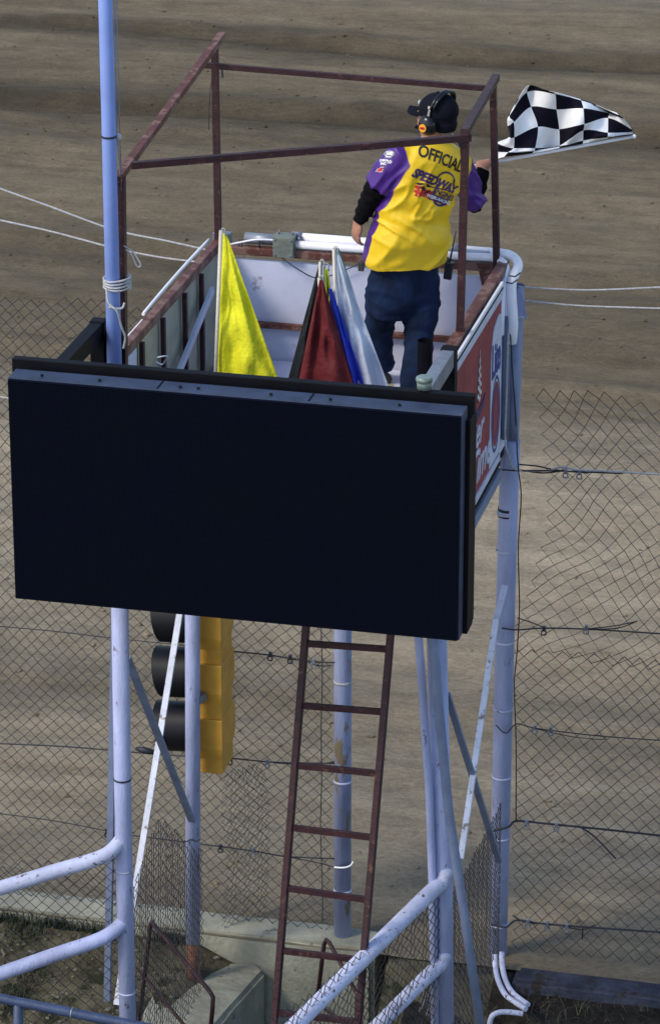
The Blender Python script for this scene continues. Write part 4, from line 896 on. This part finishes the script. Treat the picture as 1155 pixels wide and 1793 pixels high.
# --- cap
cp = MB(); cp.ell(hp(-.012, 0, .038), (.092, .116, .098), rotH, 28, 20)
cap = fuse(cp, .006, 2)
bmesh.ops.bisect_plane(cap, geom=cap.verts[:]+cap.edges[:]+cap.faces[:], plane_co=hp(0, 0, .012), plane_no=(HU+HF*.0).normalized(), clear_inner=True)
cpo = build('cap', cap, 'capmat', man)
br = MB()
rows = []
for i in range(9):
    f_ = .075 + .098*i/8; hw = .072*math.sqrt(max(0, 1-(i/8.6)**2.6))
    rows.append([hp(f_, hw*(j/8*2-1), .030 + .012*i/8 - .022*(j/8*2-1)**2) for j in range(9)])
for th in (0, .005):
    g = [[br.bm.verts.new(p+HU*th) for p in r_] for r_ in rows]
    for a, b_ in zip(g, g[1:]):
        for k in range(8): f = br.bm.faces.new((a[k], a[k+1], b_[k+1], b_[k])); f.smooth = True
build('brim', br, 'capmat', cpo); build('button', MB().ell(hp(-.012, 0, .137), (.008, .008, .005)), 'capmat', cpo)
build('emblem', MB().ell(hp(.095, -.02, .075), (.014, .006, .014), rotH), 'ink_white', cpo)
# --- headset, radio
hs_ = thing('headset', 'glossy black two-cup radio headset worn over the cap', 'headset', hp(0, 0, -.08))
LS = -1   # his left ear faces the camera
for s_ in (-1, 1):
    cu_ = MB(); cu_.ell(hp(-.004, s_*.108, -.022), (.034, .052, .056), rotH, 24, 16); cup = build('ear_cup', cu_, 'headset', hs_)
    cus = MB(); cus.ell(hp(.0, s_*.084, -.022), (.016, .055, .060), rotH, 24, 16); build('cushion', cus, 'capmat', cup)
    if s_ == -1:
        build('badge', MB().tube([hp(.002, s_*.134, -.030), hp(.002, s_*.1445, -.030)], .022, 20), 'badge', cup)
        text_on_plane('MSS', .016, hp(.002, -.1465, -.030), -HF if False else HF*-1, HU, 'ink_red', cup, bold=.0008)
    build('slider', MB().beam(hp(-.008, s_*.102, .02), hp(-.022, s_*.098, .075), .012, .004, up=HR), 'silver', hs_)
    build('slider', MB().beam(hp(-.022, s_*.100, .068), hp(-.024, s_*.098, .082), .024, .006, up=HR), 'silver', hs_)
bandp = [hp(-.028-.03*math.sin(a), .101*math.cos(a), .065+.080*math.sin(a)) for a in [R(q_) for q_ in range(0, 181, 12)]]
bm_ = MB(); bm_.tube(bandp, .009, 8); bm_.tube([p+HF*-.018 for p in bandp], .008, 8); build('headband', bm_, 'headset', hs_)
build('mic_boom', MB().tube(bez([hp(.02, -.105, -.045), hp(.07, -.09, -.065), hp(.105, -.045, -.062)]), .003, 6), 'cable', hs_)
build('microphone', MB().ell(hp(.112, -.035, -.060), (.010, .013, .010), rotH, 12, 8), 'capmat', hs_)
rd = thing('radio', 'black two way radio with upright antenna clipped at his right hip', 'radio', cen(786, 488, -.42))
build('body', MB().beam(cen(783, 488, -.40), cen(787, 458, -.40), .045, .03, bev=.004), 'headset', rd); build('antenna', MB().tube([cen(787, 458, -.40), cen(798, 404, -.40)], [.006, .003], 8), 'cable', rd)
build('knob', MB().tube([cen(783, 458, -.41), cen(784, 450, -.41)], .006, 8), 'cable', rd)
b = MB(); b.box(cen(632, 466, -.42), (.03, .03, .05), bev=.004); tag(recenter(build('belt_clip', b, 'shoe')), 'small dark clip on his left hip below the shirt hem', 'belt clip')

# ------------------------------------------------------------------ chequered flag
cf = thing('checkered_flag', 'black and white checkered flag streaming from the raised hand', 'flag', STK0)
build('stick', MB().tube([STK0-SD*.14, STK1+SD*.01], .0085, 12), 'pvc', cf); build('tip', MB().ell(STK1+SD*.012, (.012, .012, .012)), 'pvc', cf)
TB = {  # photo cell corners, columns from the hand outward, rows from the stick up
 -1: [(165, 552), (160, 500), (168, 450), (246, 412), (238, 345), (240, 292), (300, 180)],
 0: [(215, 532), (240, 505), (272, 478), (275, 412), (272, 322), (250, 280), (310, 165)],
 1: [(385, 508), (392, 494), (400, 478), (418, 350), (378, 229), (352, 140), (366, 98)],
 2: [(548, 478), (549, 470), (551, 462), (548, 363), (530, 243), (522, 150), (480, 132)],
 3: [(690, 452), (692, 432), (692, 370), (697, 332), (692, 239), (678, 192), (672, 184)],
 4: [(845, 418), (838, 412), (840, 386), (842, 298), (842, 268), (775, 224), (770, 216)],
 5: [(985, 400), (990, 394), (988, 380), (984, 362), (935, 300), (905, 276), (895, 268)]}
cols = [TB[k] for k in range(-1, 6)]
def cat(a, b_, c_, d, t): return .5*(2*b_+(c_-a)*t+(2*a-5*b_+4*c_-d)*t*t+(3*b_-a-3*c_+d)*t**3)
def samp(u, v):     # u columns 0..6, v rows 0..6
    def pt(i, j):
        i = max(0, min(6, i)); j = max(0, min(6, j)); return V((820+cols[i][j][0]/3.448, 120+cols[i][j][1]/3.448))
    i, j = min(5, int(u)), min(5, int(v)); fu, fv = u-i, v-j
    return cat(*[cat(*[pt(i+a, j+b_) for b_ in (-1, 0, 1, 2)], fv) for a in (-1, 0, 1, 2)], fu)
RES = 10
fb = bmesh.new(); uvl = fb.loops.layers.uv.new('uv'); G = []
for j in range(6*RES+1):
    row = []
    for i in range(6*RES+1):
        u, v = i/RES, j/RES; p = samp(u, v); d0 = .055+(.36-.055)*max(0, (p.x-846)/260)
        env = min(1, v/1.5)
        dep = d0 - .02 + env*(.05*math.sin(u*2.1+v*.7+.5) + .03*math.sin(u*3.9-v*1.3)) + .05*v/6 + (.06*max(0, 1.2-u)*env)
        row.append(fb.verts.new(P(p.x, p.y, y=dep)))
    G.append(row)
for j in range(6*RES):
    for i in range(6*RES):
        f = fb.faces.new((G[j][i], G[j][i+1], G[j+1][i+1], G[j+1][i])); f.smooth = True
        f.material_index = (i//RES + j//RES) % 2
        for lp, (a, b_) in zip(f.loops, ((i, j), (i+1, j), (i+1, j+1), (i, j+1))): lp[uvl].uv = (a/RES, b_/RES)
M['c_white'] = mat('white_flag_nylon', (.90, .90, .92), .95, var=.03, vs=8, bump=.1, spec=.05); M['c_black'] = mat('black_flag_nylon', (.008, .007, .016), .9, var=.3, bump=.1, spec=.1)
clo = build('cloth', fb, None, cf, mats=['c_white', 'c_black'])
sd_ = clo.modifiers.new('thickness', 'SOLIDIFY'); sd_.thickness = .002

# ------------------------------------------------------------------ grass, weeds, rubble
def tufts(name, label, cat_, n, area, h, m, zf, lean=.5, wd=.004):
    bm = bmesh.new()
    for _ in range(n):
        x_, y_ = area(); 
        if x_ is None: continue
        z_ = zf(x_, y_); hh = h*random.uniform(.4, 1.2); a = random.uniform(0, 6.28); l_ = random.uniform(0, lean)*hh
        d = V((math.cos(a), math.sin(a), 0)); s_ = V((-d.y, d.x, 0))*wd*random.uniform(.6, 1.3); p = V((x_, y_, z_-.01))
        m1 = p+d*l_*.35+V((0, 0, hh*.6)); t_ = p+d*l_+V((0, 0, hh*(1-.3*l_/hh)))
        v_ = [bm.verts.new(q_) for q_ in (p-s_, p+s_, m1+s_*.7, m1-s_*.7, t_)]; bm.faces.new((v_[0], v_[1], v_[2], v_[3])); bm.faces.new((v_[3], v_[2], v_[4]))
    return tag(build(name, bm, m), label, cat_, kind='stuff')
def clus(cs, r_):
    def f():
        c_ = random.choice(cs); return c_[0]+random.gauss(0, r_), min(-.2, c_[1]+random.gauss(0, r_))
    return f
gc = [(P(x_, y_, z=-.3).x, P(x_, y_, z=-.3).y) for x_, y_ in ((30, 1680), (15, 1650), (50, 1690), (140, 1612), (150, 1618), (20, 1780), (330, 1655), (345, 1640), (60, 1740), (300, 1700), (200, 1640), (5, 1610))]
tufts('grass', 'green grass tufts growing on the rubble below the wall', 'grass', 1000, clus(gc, .06), .11, 'grass', ground_z, .8)
tufts('dry_grass', 'sparse dry stalks scattered over the left verge', 'grass', 1500, lambda: (random.uniform(-1.8, .35), random.uniform(-2.6, -.2)), .06, 'dry', ground_z, 1.2)
tufts('weeds', 'tangle of dry weeds in the dark corner under the right fence', 'weeds', 2600, lambda: (random.uniform(1.6, 3.6), random.uniform(-1.9, -.36)), .07, 'dry', ground_z, 3.6, .0022)
def clods(name, label, cat_, n, area, s0, s1, zf, m, kind='stuff'):
    bm = bmesh.new()
    for _ in range(n):
        x_, y_ = area(); s_ = random.uniform(s0, s1)**1; z_ = zf(x_, y_)
        q_ = bmesh.ops.create_icosphere(bm, subdivisions=1, radius=1, matrix=Matrix.Translation((x_, y_, z_+s_*.2)) @ Matrix.Rotation(random.uniform(0, 6), 4, 'Z') @ Matrix.Diagonal((s_*random.uniform(.8, 1.6), s_*random.uniform(.6, 1.1), s_*random.uniform(.4, .8), 1)))
        for v in q_['verts']: v.co += noise.noise_vector(v.co*40)*s_*.4
    return tag(build(name, bm, m), label, cat_, kind=kind)
clods('rubble', 'pale stones and rubble covering the left verge', 'rubble', 900, lambda: (random.uniform(-2.2, .4), random.uniform(-3, -.18)), .005, .020, ground_z, 'stone')
clods('dirt_clods', 'small clods and pebbles scattered on the track', 'clods', 1400, lambda: (random.uniform(-9, 5), random.uniform(.2, 22)), .006, .026, track_z, 'track')
clods('pebbles', 'small pale pebbles scattered on the track', 'pebbles', 260, lambda: (random.uniform(-9, 5), random.uniform(.2, 22)), .005, .014, track_z, 'stone')
print('objects', len(bpy.data.objects))
